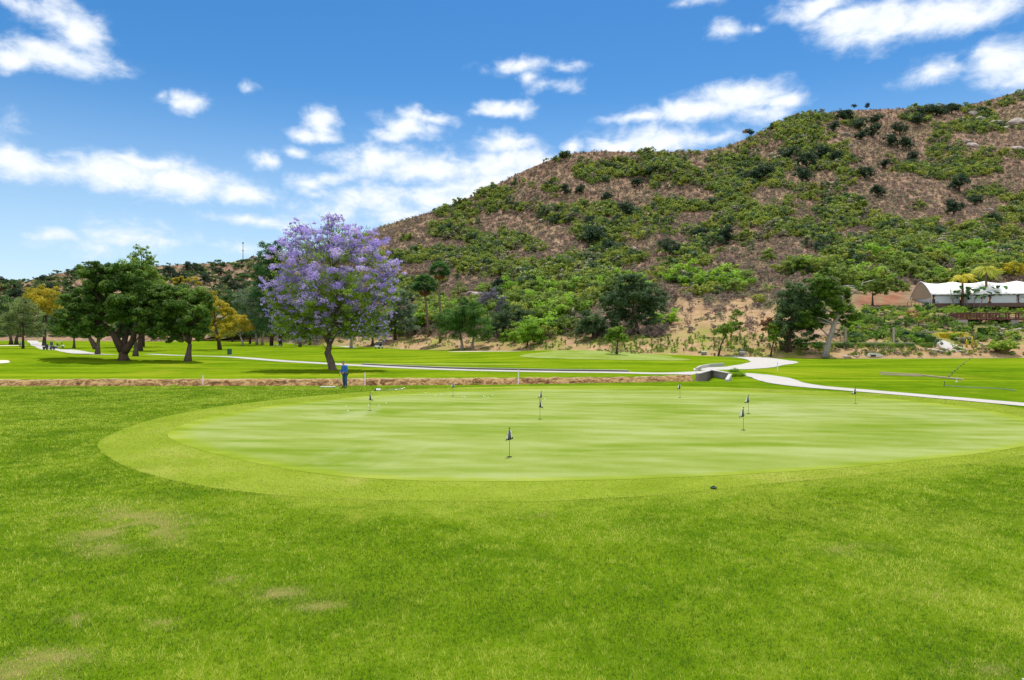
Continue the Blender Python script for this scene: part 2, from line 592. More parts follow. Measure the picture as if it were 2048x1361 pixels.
m, t = mat_new('hill_soil')
p = wpos(t)
n1 = t.noise(p, .018, 6, .6, .4); n2 = t.noise(p, .22, 6, .7); n3 = t.noise(p, 1.3, 4, .7)
c = t.ramp(n2, [(.28, (.085, .054, .036)), (.45, (.19, .120, .080)), (.58, (.285, .188, .125)), (.75, (.38, .28, .19))])
c = t.mix(t.rng(n1, .5, .66, 0, .55), c, (.17, .15, .065))
tan = t.n('ShaderNodeAttribute', attribute_name='tan').outputs['Fac']
tc_ = t.ramp(n2, [(.3, (.235, .145, .07)), (.6, (.375, .255, .14))])
tc_ = t.mix(t.rng(n3, .45, .8, 0, .5), tc_, (.28, .19, .085))
c = t.mix(tan, c, tc_)
gr = t.n('ShaderNodeAttribute', attribute_name='grs').outputs['Fac']
c = t.mix(t.math('MULTIPLY', gr, t.rng(n2, .35, .6)), c, (.17, .21, .025))
rd = t.n('ShaderNodeAttribute', attribute_name='red').outputs['Fac']
c = t.mix(rd, c, t.ramp(n2, [(.3, (.15, .055, .028)), (.7, (.30, .15, .09))]))
M['hill'] = finish(m, t, c, .95, n2, .7, .6, .05)

m, t = mat_new('concrete_path')
p = wpos(t)
n1 = t.noise(p, .5, 6, .6); n2 = t.noise(p, 8.0, 4, .7)
c = t.mix(n1, (.345, .325, .295), (.44, .42, .385))
c = t.mix(t.rng(n2, .45, .8, 0, .35), c, (.44, .41, .37))
M['path'] = finish(m, t, c, .85, n2, .2, .01, .2)

m, t = mat_new('sand')
p = wpos(t)
n1 = t.noise(p, .8, 5, .6)
M['sand'] = finish(m, t, t.mix(n1, (.52, .43, .31), (.66, .58, .46)), .95, n1, .3, .05, .05)

# ---- the land itself


def lawn_fn(a, b):
    y1 = D1(1024 + F * a / 50.0)
    y = -40 + (y1 + 40) * b
    return np.stack([a, y, np.zeros_like(a)], -1)


DRY = [(255, 1055, 95, 30, .9), (205, 1090, 60, 20, .6), (570, 1187, 70, 9, .85), (640, 1215, 45, 8, .6), (155, 1243, 14, 12, .8), (95, 1318, 70, 16, .8), (40, 1345, 60, 20, .7), (430, 1160, 40, 8, .5), (330, 1250, 30, 8, .4), (75, 1352, 70, 22, .8), (1980, 1340, 60, 14, .6), (1700, 1100, 60, 10, .3), (1850, 1190, 60, 14, .3), (1070, 1030, 40, 8, .3)]


def dry_mask(x, y):
    X = 1024 + F * x / np.maximum(y, 3); Y = YH + 4914.0 / np.maximum(y, 3)
    d = np.zeros_like(x)
    for cx, cy, rx, ry, s in DRY:
        d = np.maximum(d, s * np.exp(-((X - cx) / rx) ** 2 - ((Y - cy) / ry) ** 2))
    n = fbm(x * 2.2, y * 2.2, 4, 21)
    return np.clip(d * 1.5 * ss((n - .30) / .35), 0, 1)




def ditch_fn(a, b):
    X = 1024 + F * a / 50.0
    y = D1(X) + b * (D2(1024 + F * a / 55.0) - D1(X) + .6)
    z = H(a, y)
    n = fbm(a * 1.4, y * 1.4, 4, 5) - .5
    s = np.clip(b, 0, 1)
    z = z + .62 * n * np.sin(np.pi * np.clip(s, 0, 1)) ** .6 * (1 - ss((a - 14.5) / 1.5)) - np.where((b > .985) | (b < .003), .03, 0)
    return np.stack([a, y + .25 * n * np.sin(np.pi * s), z], -1)


grid('ditch_bank', ditch_fn, np.linspace(-95, 15.5, 900), np.linspace(0, 1, 34), M['bank'], attrs={'rim': lambda V, a, b: ss((b - .88) / .07)})
grid('lawn_slope', lambda a, b: (lambda X: (lambda y: np.stack([a, y, H(a, y) - np.where((b < .01) | (b > .99), .02, 0)], -1))(D1(X) - .2 + b * (D2(1024 + F * a / 55.0) - D1(X) + .8)))(1024 + F * a / 50.0),
     np.linspace(15.3, 95, 170), np.linspace(0, 1, 24), M['fairway'])


def fair_fn(X, b):
    d0 = D2(X) + .35
    d1 = np.where(X < 640, 425, D3(X) + 12)
    D = d0 * (d1 / d0) ** b
    x = (X - 1024) / F * D
    return np.stack([x, D, H(x, D)], -1)


fair_x = np.concatenate([np.arange(-900, 1380, 9), np.arange(1380, 1560, 4), np.arange(1560, 2900, 12)])
grid('fairway', fair_fn, fair_x, np.linspace(0, 1, 220), M['fairway'])


def px_of(V):
    return 1024 + F * V[:, 0] / V[:, 1], YH + (CH - V[:, 2]) * F / V[:, 1]


def tan_mask(V, a, b):
    X, Y = px_of(V)
    n = fbm(X / 40, Y / 25, 4, 31) - .5
    m1 = ss((Y - 600 + 60 * n - np.abs(X - 1440) * .02) / 22) * ss((X - 1310) / 60) * ss((1600 - X) / 40)
    base = ss((Y - 676 + 26 * n) / 12)
    m2 = .9 * np.exp(-((X - 1180) / 90) ** 2 - ((Y - 604) / 9) ** 2)
    m3 = .7 * np.exp(-((X - 760) / 260) ** 2 - ((Y - 686) / 14) ** 2)
    return np.clip(m1 + base + m2 + m3, 0, 1)


def grs_mask(V, a, b):
    X, Y = px_of(V)
    n = fbm(X / 30, Y / 20, 4, 41) - .5
    m = np.exp(-((X - 1415) / 45) ** 2 - ((Y - 664) / 12) ** 2) + .8 * np.exp(-((X - 1300) / 60) ** 2 - ((Y - 675) / 8) ** 2)
    m = m + .8 * ss((Y - 668 + 20 * n) / 14) * ss((n + .10) / .2) * ss((1700 - X) / 60)
    m = m + .95 * ss((X - 1690) / 30) * ss((Y - 612) / 8) * ss((693 - Y) / 5) * ss((n + .18) / .2)
    return np.clip(m, 0, 1)


def red_mask(V, a, b):
    X, Y = px_of(V)
    n = fbm(X / 20, Y / 14, 4, 51) - .5
    return np.clip(1.0 * np.exp(-((X - 1760) / 56) ** 4 - ((Y - 600 + 14 * n) / 14) ** 4) * ss((n + .2) / .3), 0, 1)


hx = np.concatenate([np.arange(380, 760, 8), np.arange(760, 2060, 5), np.arange(2060, 2900, 14)])
grid('hillside', hill, hx, np.linspace(0, 1, 200), M['hill'], attrs={'tan': tan_mask, 'grs': grs_mask, 'red': red_mask})


def back_fn(X, b):
    top = hill(X, np.ones_like(X))
    y = top[..., 1] + 260 * b
    return np.stack([top[..., 0] * (1 + .35 * b), y, top[..., 2] * (1 - .95 * b * b) - 3 * b], -1)


grid('hill_back', back_fn, hx[::3], np.linspace(0, 1, 14), M['hill'], attrs={'tan': lambda V, a, b: 0 * a, 'grs': lambda V, a, b: 0 * a, 'red': lambda V, a, b: 0 * a})
fx = np.arange(-900, 801, 9)
zero = {'tan': lambda V, a, b: .25 * ss((fbm(a / 60, b * 9, 3, 77) - .52) / .1), 'grs': lambda V, a, b: 0 * a, 'red': lambda V, a, b: 0 * a}
grid('far_hill', fhill, fx, np.linspace(0, 1, 110), M['hill'], attrs=zero)
grid('far_hill_back', lambda X, b: (lambda tp: np.stack([tp[..., 0] * (1 + .3 * b), tp[..., 1] + 300 * b, tp[..., 2] * (1 - .9 * b * b)], -1))(fhill(X, np.ones_like(X))), fx[::3], np.linspace(0, 1, 10), M['hill'], attrs=zero)
gm = MB(); gm.add([(-4000, -4000, -6), (4000, -4000, -6), (4000, 4000, -6), (-4000, 4000, -6)], [(0, 1, 2, 3)])
tag(gm.build('ground', M['hill']), kind='structure')

# ---- putting green and its fringe, sheets on the flat lawn


def cat_rom(pts, n=12, closed=True):
    P = np.array(pts, float); out = []
    N = len(P)
    for i in range(N if closed else N - 1):
        p0, p1, p2, p3 = (P[(i + k - 1) % N] if closed else P[min(max(i + k - 1, 0), N - 1)] for k in range(4))
        for k in range(n):
            s = k / n
            out.append(.5 * ((2 * p1) + (-p0 + p2) * s + (2 * p0 - 5 * p1 + 4 * p2 - p3) * s * s + (-p0 + 3 * p1 - 3 * p2 + p3) * s ** 3))
    if not closed:
        out.append(P[-1])
    return np.array(out)


def flat(pts):
    P = np.array(pts, float)
    D = 4914.0 / (P[:, 1] - YH)
    return np.stack([(P[:, 0] - 1024) / F * D, D], 1)


GREEN = cat_rom(flat([(336, 868), (372, 848), (430, 832), (520, 816), (620, 803), (720, 794), (850, 785), (980, 780), (1150, 778), (1330, 779), (1500, 784), (1660, 791), (1800, 800), (1930, 815), (2040, 834), (2110, 858), (2100, 880), (2010, 900), (1880, 917), (1700, 935), (1500, 949), (1300, 958), (1100, 963), (950, 964), (800, 961), (660, 951), (530, 931), (420, 906), (355, 885)]))
FRINGE = cat_rom(flat([(196, 888), (225, 868), (300, 841), (400, 820), (500, 806), (640, 791), (800, 780), (980, 774), (1150, 772), (1330, 773), (1500, 777), (1680, 784), (1830, 792), (1980, 807), (2090, 828), (2180, 860), (2150, 890), (2048, 912), (1900, 932), (1700, 953), (1500, 972), (1350, 988), (1200, 998), (1050, 1004), (900, 1003), (760, 1001), (600, 994), (470, 982), (350, 963), (255, 935), (210, 910)]))


def sheet(name, poly, z, mat):
    bm = bmesh.new()
    vs = [bm.verts.new((p[0], p[1], z)) for p in poly]
    bm.faces.new(vs)
    bmesh.ops.triangulate(bm, faces=bm.faces[:])
    me = bpy.data.meshes.new(name); bm.to_mesh(me); bm.free()
    return tag(link(name, me, mat), kind='structure')


sheet('green_fringe', FRINGE, .004, M['fringe'])
rings = [(1.0, 1.0), (.975, .85), (.95, .6), (.925, .35), (.90, .15), (.87, 0.0)]
gc = np.array([4.2, 25.5]); nG = len(GREEN)
V = np.concatenate([np.c_[(GREEN - gc) * k + gc, np.full(nG, .009)] for k, _ in rings] + [np.array([[gc[0], gc[1], .009]])])
i_ = np.arange(nG); j_ = (i_ + 1) % nG
fq = np.concatenate([np.stack([k * nG + i_, k * nG + j_, (k + 1) * nG + j_, (k + 1) * nG + i_], 1) for k in range(len(rings) - 1)])
ft = np.stack([(len(rings) - 1) * nG + i_, (len(rings) - 1) * nG + j_, np.full(nG, len(V) - 1)], 1)
tag(link('putting_green', mesh_np('putting_green', V, [fq, ft], attrs={'edge': np.concatenate([np.full(nG, e) for _, e in rings] + [[0.0]])}), M['green']), kind='structure')


def inside(poly, x, y):
    r = np.zeros(len(x), bool)
    n = len(poly)
    j = n - 1
    for i in range(n):
        xi, yi = poly[i]; xj, yj = poly[j]
        c = ((yi > y) != (yj > y)) & (x < (xj - xi) * (y - yi) / (yj - yi + 1e-12) + xi)
        r ^= c
        j = i
    return r


def near_collar(x, y):
    """1 beside the front of the collar, fading to 0 a metre and more away"""
    n = np.zeros(len(x)); y_ = np.maximum(y, 3.0)
    front = ss((1024 + F * x / y_ - 440) / 200) * (y < 29) * (y > 8)
    for k_ in (1.16, 1.12, 1.08, 1.04):
        j_ = k_ + .06 * (vnoise(x * 1.1, y * 1.1, 66) - .5)
        n += .25 * inside(FRINGE, (x - 4) / j_ + 4, (y - 26) / j_ + 26)
    return n * front


grid('lawn', lawn_fn, np.concatenate([np.linspace(-95, -22, 60), np.linspace(-21.6, 40, 220), np.linspace(41, 95, 50)]), np.linspace(0, 1, 420), M['lawn'], attrs={'dry': lambda V, a, b: dry_mask(V[:, 0], V[:, 1]), 'edge': lambda V, a, b: near_collar(V[:, 0], V[:, 1])})

# ---- paths, draped
def strip(name, pts, width, mat, lift=.02, px=True, hfn=H, n=14):
    """pts: (X, Y[, width]) photo pixels on the ground"""
    P = []; Wd = []
    for q in pts:
        g = gp(q[0], q[1]) if px else Vector((q[0], q[1], 0))
        P.append((g.x, g.y)); Wd.append(q[2] if len(q) > 2 else width)
    C = cat_rom(P, n, False)
    w = np.interp(np.linspace(0, 1, len(C)), np.linspace(0, 1, len(Wd)), Wd)
    w = w * (1 + .16 * (fbm(C[:, 0] * .8, C[:, 1] * .8, 3, 211) - .5))
    T = np.gradient(C, axis=0); T /= np.linalg.norm(T, axis=1)[:, None] + 1e-9
    Nn = np.stack([-T[:, 1], T[:, 0]], 1)
    K = 7
    V = []
    for k in range(K):
        s = (k / (K - 1) - .5)
        q = C + Nn * (w * s)[:, None]
        V.append(np.stack([q[:, 0], q[:, 1], hfn(q[:, 0], q[:, 1]) + lift], 1))
    V = np.stack(V, 1).reshape(-1, 3)
    i = (np.arange(K - 1)[None, :] + K * np.arange(len(C) - 1)[:, None]).ravel()
    me = mesh_np(name, V, np.stack([i, i + 1, i + K + 1, i + K], 1), smooth=True)
    return tag(link(name, me, mat), kind='structure'), C, w


_, LONGPATH, _ = strip('cart_path', [(300, 708.5), (400, 712.5), (520, 719), (660, 728), (800, 735.5), (930, 740.5), (1100, 744), (1250, 746), (1398, 746.5)], 2.5, M['path'], n=24)
strip('cart_path', [(60, 681), (72, 686), (82, 692), (110, 699.5), (160, 706), (215, 710)], 4.5, M['path'])
strip('cart_path', [(1404, 742, 1.5), (1430, 738.5, 4.5), (1460, 737, 5.5), (1495, 735, 5.0), (1522, 730.5, 5), (1548, 725.5, 6), (1540, 722, 6), (1522, 718.5, 5.5), (1500, 715.5, 6), (1468, 713.6, 6)], 5, M['path'], .03)
strip('cart_path', [(1484, 748.5, .8), (1512, 752, 2.2), (1542, 757, 3.2), (1575, 767, 2.6), (1630, 774.5, 2.0), (1720, 782, 1.8), (1850, 793, 1.7), (2050, 810.5, 1.7), (2300, 835, 1.7)], 2.0, M['path'], .03, n=20)
strip('cart_path', [(560, 679), (610, 685), (660, 689.5), (705, 695)], 3.5, M['path'])
strip('sand_edge', [(1700, 715.5), (1800, 714.2), (1900, 713.2), (2050, 712.6), (2300, 712)], 2.4, M['sand'], .03)


def patch(name, X, Y, rx, ry, mat, lift=.035, seed=0):
    g = gp(X, Y)
    a = np.linspace(0, 2 * np.pi, 40, endpoint=False)
    rr = 1 + .22 * np.sin(a * 2 + seed) + .12 * np.sin(a * 3 + seed * 2)
    V = [(g.x, g.y, float(H(g.x, g.y)) + lift)]
    f = []
    for j in range(1, 7):
        for k in range(40):
            x = g.x + rx * rr[k] * math.cos(a[k]) * j / 6; y = g.y + ry * rr[k] * math.sin(a[k]) * j / 6
            V.append((x, y, float(H(x, y)) + lift))
    for k in range(40):
        f.append((0, 1 + k, 1 + (k + 1) % 40))
    f4 = []
    for j in range(5):
        for k in range(40):
            f4.append((1 + j * 40 + k, 1 + (j + 1) * 40 + k, 1 + (j + 1) * 40 + (k + 1) % 40, 1 + j * 40 + (k + 1) % 40))
    o = link(name, mesh_np(name, V, [np.array(f), np.array(f4)], smooth=True), mat)
    return tag(o, kind='structure')


patch('sand_bunker', 965, 703.5, 6.5, 5.0, M['sand'], .05, 1)
patch('sand_bunker', 1120, 700.5, 3.6, 3.0, M['sand'], .05, 2)
patch('sand_bunker', 12, 692, 7.0, 8.0, M['sand'], .05, 3)
patch('sand_bunker', -4, 717.5, 1.4, 1.2, M['sand'], .05, 4)
patch('fairway_green', 1215, 709, 14.0, 7.5, M['green'], .03, 5)
patch('fairway_green', 880, 729, 9.0, 3.0, M['fringe'], .02, 2)
# ------------------------------------------------------------------ grass blades of the near lawn


def grass_blades(name, n0, dmin, dmax, keep, hmin, hmax, wid, mat, label, soft=False):
    N = int(390 * n0)
    d = np.linspace(dmin, dmax, 4000)
    pdf = d ** -.45
    cdf = np.cumsum(pdf); cdf /= cdf[-1]
    D = np.interp(rng.random(N), cdf, d)
    X = rng.uniform(-490, 2540, N)
    x = (X - 1024) / F * D; y = D
    k = keep(x, y)
    x, y, D = x[k], y[k], D[k]
    n = len(x)
    big = fbm(x * .55, y * .55, 4, 61); mid = fbm(x * 2.6, y * 2.6, 3, 62); sm = vnoise(x * 9, y * 9, 63)
    dry = dry_mask(x, y)
    tuft = vnoise(x * 19, y * 19, 64)
    near = np.zeros(n)
    if soft:
        near = near_collar(x, y)
    h = rng.uniform(hmin, hmax, n) * (.35 + .7 * mid + .6 * tuft) * (1 - .45 * dry) * (1 - .25 * near)
    w = wid * (D / 7.0) ** .9 * rng.uniform(.7, 1.3, n)
    a = rng.uniform(0, 2 * np.pi, n)
    lean = rng.uniform(.25, 1.0, n) * h
    b = a + np.pi / 2 + rng.normal(0, .6, n)
    dx, dy = np.cos(a) * w / 2, np.sin(a) * w / 2
    V = np.empty((n, 3, 3))
    V[:, 0] = np.stack([x - dx, y - dy, np.full(n, -.004)], 1)
    V[:, 1] = np.stack([x + dx, y + dy, np.full(n, -.004)], 1)
    V[:, 2] = np.stack([x + np.cos(b) * lean, y + np.sin(b) * lean, h], 1)
    r = np.clip(.5 + -.05 + (big - .5) * 1.1 + (mid - .5) * 1.15 + (sm - .5) * .5 + (tuft - .5) * .95 + rng.normal(0, .18, n) + .46 * near, 0, 1)
    f = np.arange(3 * n).reshape(n, 3)
    me = mesh_np(name, V.reshape(-1, 3), f, rnd=r, attrs={'dry': np.repeat(np.where(rng.random(n) < dry * 1.15, 1, dry * .3), 3)})
    return tag(link(name, me, mat), label=label, kind='stuff')


def blade_mat(name, dark, mid, light, dry):
    m, t = mat_new(name)
    a = t.n('ShaderNodeAttribute', attribute_name='rnd').outputs['Fac']
    dr = t.n('ShaderNodeAttribute', attribute_name='dry').outputs['Fac']
    c = t.ramp(a, [(.1, dark), (.5, mid), (.9, light)])
    c = t.mix(dr, c, dry)
    p = t.n('ShaderNodeBsdfPrincipled', {'Base Color': c, 'Roughness': .45, 'Specular IOR Level': .22})
    tr = t.n('ShaderNodeBsdfTranslucent', {'Color': t.mix(.3, c, light)})
    x = t.n('ShaderNodeMixShader', {0: .28, 1: p.outputs[0], 2: tr.outputs[0]})
    t.n('ShaderNodeOutputMaterial', {'Surface': x.outputs[0]})
    return m


M['blade'] = blade_mat('grass_blade', (.042, .125, .002), (.20, .325, .007), (.50, .56, .075), (.58, .44, .20))
M['blade_short'] = blade_mat('fringe_blade', (.13, .205, .008), (.215, .285, .022), (.36, .40, .06), (.42, .33, .13))


def rough_keep(x, y):
    X = 1024 + F * x / y
    e = fbm(x * 3, y * 3, 3, 71) - .5
    sc = 1 + .012 * e
    core = 1 + .22 * (fbm(x * .5, y * .5, 3, 73) - .30)
    edge = inside(FRINGE, (x - 4) * core + 4, (y - 26) * core + 26) | (rng.random(len(x)) > .42) | (X < 520)
    return (~inside(FRINGE, (x - 4) * sc + 4, (y - 26) * sc + 26) | (~edge & (y < 26))) & (y < D1(X) - .4) & ~((X > 1440) & (y > 40)) & ~((X > 1880) & (y < 42) & (y > 30))


grass_blades('rough_grass', 2500, 6.2, 47, rough_keep, .022, .054, .0070, M['blade'], 'bright green rough grass with tan worn patches in front of the putting green', True)
def fringe_keep(x, y):
    j_ = 1 + .10 * rng.random(len(x)) ** 1.5 * ss((1024 + F * x / y - 420) / 200) * (y < 27)
    return inside(FRINGE, (x - 4) / j_ + 4, (y - 26) / j_ + 26) & ~inside(GREEN, x, y)


grass_blades('fringe_grass', 2600, 13, 46, fringe_keep, .010, .022, .008, M['blade_short'], 'short yellow green collar grass ringing the putting green')

# ------------------------------------------------------------------ foliage builders


def unit(n):
    v = rng.normal(size=(n, 3))
    return v / np.linalg.norm(v, axis=1)[:, None]


def leaf_quads(c, nrm, size, aspect=.5, jitter=.35):
    n = len(c)
    nrm = nrm / (np.linalg.norm(nrm, axis=1)[:, None] + 1e-9)
    t = np.cross(nrm, unit(n)); t /= np.linalg.norm(t, axis=1)[:, None] + 1e-9
    b = np.cross(nrm, t)
    s = size * rng.uniform(1 - jitter, 1 + jitter, n)[:, None]
    w = s * aspect
    V = np.stack([c - t * s * .5, c + b * w * .5 + nrm * s * .08, c + t * s * .5, c - b * w * .5 + nrm * s * .08], 1)
    return V.reshape(-1, 3), np.arange(4 * n).reshape(n, 4)


def crown(blobs, n, size, clump=.30, nclump=None, aspect=.6, flat_=.75, spread=.7, up=.35, shell=(.45, 1.0), crnd=.5):
    """leaf quads in clumps that fill a set of ellipsoids (cx, cy, cz, rx, ry, rz[, weight]); returns V, faces, rnd, clump centres"""
    vol = np.array([(b[3] * b[4] * b[5]) ** (2 / 3) * (b[6] if len(b) > 6 else 1) for b in blobs])
    Vs, Fs, Rs, CC = [], [], [], []
    off = 0
    for b, q in zip(blobs, vol / vol.sum()):
        nb = max(30, int(n * q))
        cl = nclump if nclump else max(5, int(9 / clump * .9))
        cl = max(4, int(cl))
        dirs = unit(cl)
        dirs[:, 2] = np.where(dirs[:, 2] < -.85, -dirs[:, 2] * .6, dirs[:, 2])
        rad = rng.uniform(shell[0], shell[1], cl)[:, None]
        R3 = np.array(b[3:6])
        cc = np.array(b[:3]) + dirs * rad * R3
        cr = clump * min(b[3:6]) * rng.uniform(.75, 1.4, cl)
        which = rng.integers(0, cl, nb)
        d = unit(nb)
        rr = rng.random(nb) ** .45
        P = cc[which] + d * (rr * cr[which])[:, None] * np.array([1.15, 1.15, flat_])
        nrm = d * .9 + unit(nb) * spread + np.array([0, 0, up])
        v, f = leaf_quads(P, nrm, size, aspect)
        ck = rng.random(cl)
        rnd = crnd * ck[which] + (1 - crnd) * rng.random(nb)
        Vs.append(v); Fs.append(f + off); Rs.append(rnd); off += len(v); CC.append(cc)
    return np.concatenate(Vs), np.concatenate(Fs), np.concatenate(Rs), CC


def wob(a, b, k=4, amp=.06, sag=0.0):
    """a wavy limb from a to b"""
    a = Vector(a); b = Vector(b); L = (b - a).length
    out = []
    for i in range(k + 1):
        s = i / k
        p = a.lerp(b, s)
        if 0 < i < k:
            p += Vector((random.uniform(-1, 1), random.uniform(-1, 1), random.uniform(-.6, .6))) * L * amp
        p.z += sag * L * math.sin(math.pi * s)
        out.append(p)
    return out


def tree(name, label, cat, base, blobs, mat, barkm, n=9000, size=.3, r0=.35, fork=.35, lean=(0, 0), clump=.3, group=None, limbs=True,
         extra=None, scale=None, depth=1.0, twigs=2, stems=None, aspect=.6, spread=.7, up=.35, shell=(.45, 1.0), nclump=None, rootflare=1.35):
    """base: point on the ground. blobs: (X, Y, rx, ry[, weight]) in photo pixels, set at the tree's own distance and given depth."""
    s = base.y / F
    cx = 1024 + F * base.x / base.y
    bl = []
    for i, b in enumerate(blobs):
        X, Y, rx, ry = b[:4]
        wx = (X - 1024) * s - base.x
        wz = CH + (YH - Y) * s - base.z
        off = random.uniform(-.45, .45) * rx * s * depth if i else 0
        bl.append((wx, off, wz, rx * s, rx * s * depth, ry * s, b[4] if len(b) > 4 else 1))
    root = thing(name, label, cat, base, 0, group)
    V, f, rn, CC = crown(bl, n, size, clump, nclump, aspect, spread=spread, up=up, shell=shell)
    me = mesh_np('crown', V, f, rnd=rn)
    co = link('crown', me, mat, root)
    mb = MB()
    top = max(b[2] for b in bl)
    fz = fork * top if fork < 1.5 else fork
    fp = Vector((lean[0], lean[1], fz))
    if stems is None:
        stems = [[Vector((0, 0, -.3)), Vector((lean[0] * .35 + r0 * .1, lean[1] * .4, fz * .5)), fp]]
    for st in stems:
        if isinstance(st, tuple):
            mb.tube(st[0], np.linspace(st[1], st[2], len(st[0])), 9); continue
        k = len(st)
        mb.tube(st, [r0 * rootflare] + [r0 * (1 - .45 * i / max(1, k - 1)) for i in range(1, k)], 10)
    if limbs:
        for b, cc in zip(bl, CC):
            c = Vector(b[:3])
            st = min([q[0] if isinstance(q, tuple) else q for q in stems], key=lambda q: (Vector(q[-1]) - c).length)
            p0 = Vector(st[-1]) - Vector((0, 0, .02))
            L = (c - p0).length
            if L < .4: continue
            rr = r0 * min(.5, .18 + .05 * max(b[3:6]))
            mb.tube(wob(p0, c, 5, .07, .05), np.linspace(rr, rr * .4, 6), 7)
            idx = rng.permutation(len(cc))[:twigs]
            for j in idx:
                mb.tube(wob(c, cc[j], 3, .08), np.linspace(rr * .42, rr * .1, 4), 5)
    tr = mb.build('trunk', barkm, root, smooth=True)
    return root, co, tr, bl


# foliage and bark
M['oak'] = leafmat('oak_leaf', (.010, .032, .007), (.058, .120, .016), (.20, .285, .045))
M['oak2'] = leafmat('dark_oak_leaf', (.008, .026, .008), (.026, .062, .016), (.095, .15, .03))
M['oak_far'] = leafmat('grey_oak_leaf', (.016, .038, .016), (.042, .080, .030), (.115, .165, .055))
M['hilloak'] = leafmat('hill_oak_leaf', (.008, .022, .012), (.022, .050, .024), (.065, .105, .045), gain=1.25)
M['pine'] = leafmat('pine_needle', (.02, .05, .006), (.075, .14, .014), (.20, .28, .03))
M['yellow'] = leafmat('yellow_leaf', (.09, .085, .006), (.26, .215, .012), (.46, .37, .03))
M['olive'] = leafmat('olive_leaf', (.04, .06, .02), (.09, .12, .04), (.18, .22, .07))
M['bright'] = leafmat('bright_leaf', (.045, .10, .008), (.115, .22, .014), (.22, .34, .03))
M['yew'] = leafmat('yew_leaf', (.010, .036, .006), (.036, .095, .012), (.12, .22, .03))
M['poplar'] = leafmat('poplar_leaf', (.010, .035, .012), (.024, .07, .02), (.06, .14, .03))
M['euca'] = leafmat('gum_leaf', (.03, .055, .03), (.075, .115, .06), (.18, .23, .13))
M['purple'] = leafmat('jacaranda_blossom', (.17, .125, .40), (.34, .26, .63), (.60, .52, .88), .35, gain=1.3)
M['jleaf'] = leafmat('jacaranda_leaf', (.045, .085, .008), (.12, .20, .016), (.25, .33, .03))
M['palmleaf'] = leafmat('palm_leaf', (.008, .028, .008), (.022, .065, .014), (.075, .15, .04))
M['palmdead'] = leafmat('dead_palm_leaf', (.10, .055, .02), (.20, .12, .05), (.32, .21, .10))
M['palmyel'] = leafmat('yellow_palm_leaf', (.13, .16, .012), (.30, .28, .02), (.48, .38, .03))
M['scrub_grn'] = leafmat('scrub_leaf', (.028, .055, .008), (.092, .136, .020), (.215, .275, .048))
M['scrub_yel'] = leafmat('yellow_scrub_leaf', (.05, .07, .010), (.135, .165, .020), (.28, .305, .05))
M['scrub_dry'] = leafmat('dry_scrub_twig', (.095, .066, .048), (.225, .165, .12), (.39, .31, .235), .2)
M['scrub_mauve'] = leafmat('mauve_scrub_twig', (.055, .036, .032), (.125, .088, .075), (.24, .18, .15), .2)
M['scrub_gry'] = leafmat('grey_scrub_leaf', (.05, .055, .03), (.125, .125, .07), (.25, .245, .14), .25)
M['hedge'] = leafmat('hedge_leaf', (.02, .05, .008), (.06, .125, .015), (.14, .23, .03))
M['hedge_lt'] = leafmat('light_hedge_leaf', (.06, .11, .012), (.16, .24, .02), (.30, .38, .05))
M['hedge_md'] = leafmat('soft_hedge_leaf', (.035, .075, .012), (.10, .17, .02), (.21, .29, .05))
M['hedge_dk'] = leafmat('dark_hedge_leaf', (.012, .035, .014), (.028, .07, .026), (.06, .13, .04))
M['hedge_yel'] = leafmat('golden_hedge_leaf', (.22, .16, .006), (.44, .34, .012), (.60, .48, .03))
M['pink'] = leafmat('pink_flower', (.16, .10, .035), (.36, .17, .09), (.50, .30, .17), gain=1.1)
M['bougain'] = leafmat('dusky_brush', (.09, .05, .055), (.21, .12, .12), (.38, .26, .24), gain=1.0)
M['redleaf'] = leafmat('reddish_leaf', (.05, .03, .012), (.11, .065, .03), (.20, .10, .05))
M['bark'] = bark('grey_bark', (.06, .045, .035), (.17, .135, .105))
M['bark_dk'] = bark('dark_bark', (.035, .024, .018), (.10, .072, .052))
M['bark_lt'] = bark('pale_bark', (.19, .165, .145), (.40, .36, .32))
M['bark_palm'] = bark('palm_bark', (.10, .065, .045), (.25, .17, .12), 6)

# ------------------------------------------------------------------ the jacaranda
JB = gp(664, 740)
jb = [(665, 535, 88, 78, 1.2), (600, 520, 52, 48), (735, 530, 56, 56), (660, 470, 52, 34, .8), (605, 470, 34, 28, .5), (715, 480, 42, 32, .7), (575, 575, 46, 42), (640, 610, 62, 46),
      (720, 605, 60, 44), (775, 560, 32, 42, .8), (570, 630, 38, 32, .8), (625, 660, 44, 24, .7), (735, 652, 40, 28, .7), (680, 655, 36, 24, .5), (665, 440, 22, 14, .3), (770, 610, 22, 30, .5), (555, 600, 26, 30, .6), (590, 668, 26, 16, .4), (765, 660, 18, 22, .4), (605, 676, 38, 16, .6), (705, 670, 44, 18, .6), (750, 672, 26, 16, .4), (565, 655, 22, 26, .5), (645, 640, 60, 34, .8), (680, 590, 70, 50, .8), (600, 650, 50, 34, .8), (720, 640, 50, 34, .8)]
sj = JB.y / F
js = lambda X, Y, dy=0.0: Vector(((X - 1024) * sj - JB.x, dy, CH + (YH - Y) * sj - JB.z))
fork_ = js(657, 694)
jb = [(*b[:4], (b[4] if len(b) > 4 else 1) * (.30 if b[1] < 545 else (.65 if b[1] < 590 else 1.4))) for b in jb]
jr, jc, jt, jbl = tree('jacaranda_tree', 'large jacaranda covered in violet blossom behind the man on the green', 'tree', JB, jb, M['jleaf'], M['bark'], n=46000, size=.20, r0=.36,
                       clump=.22, nclump=44, aspect=.45, limbs=False, shell=(.3, 1.08), depth=.95)
bpy.data.meshes.remove(jt.data)
mb = MB()
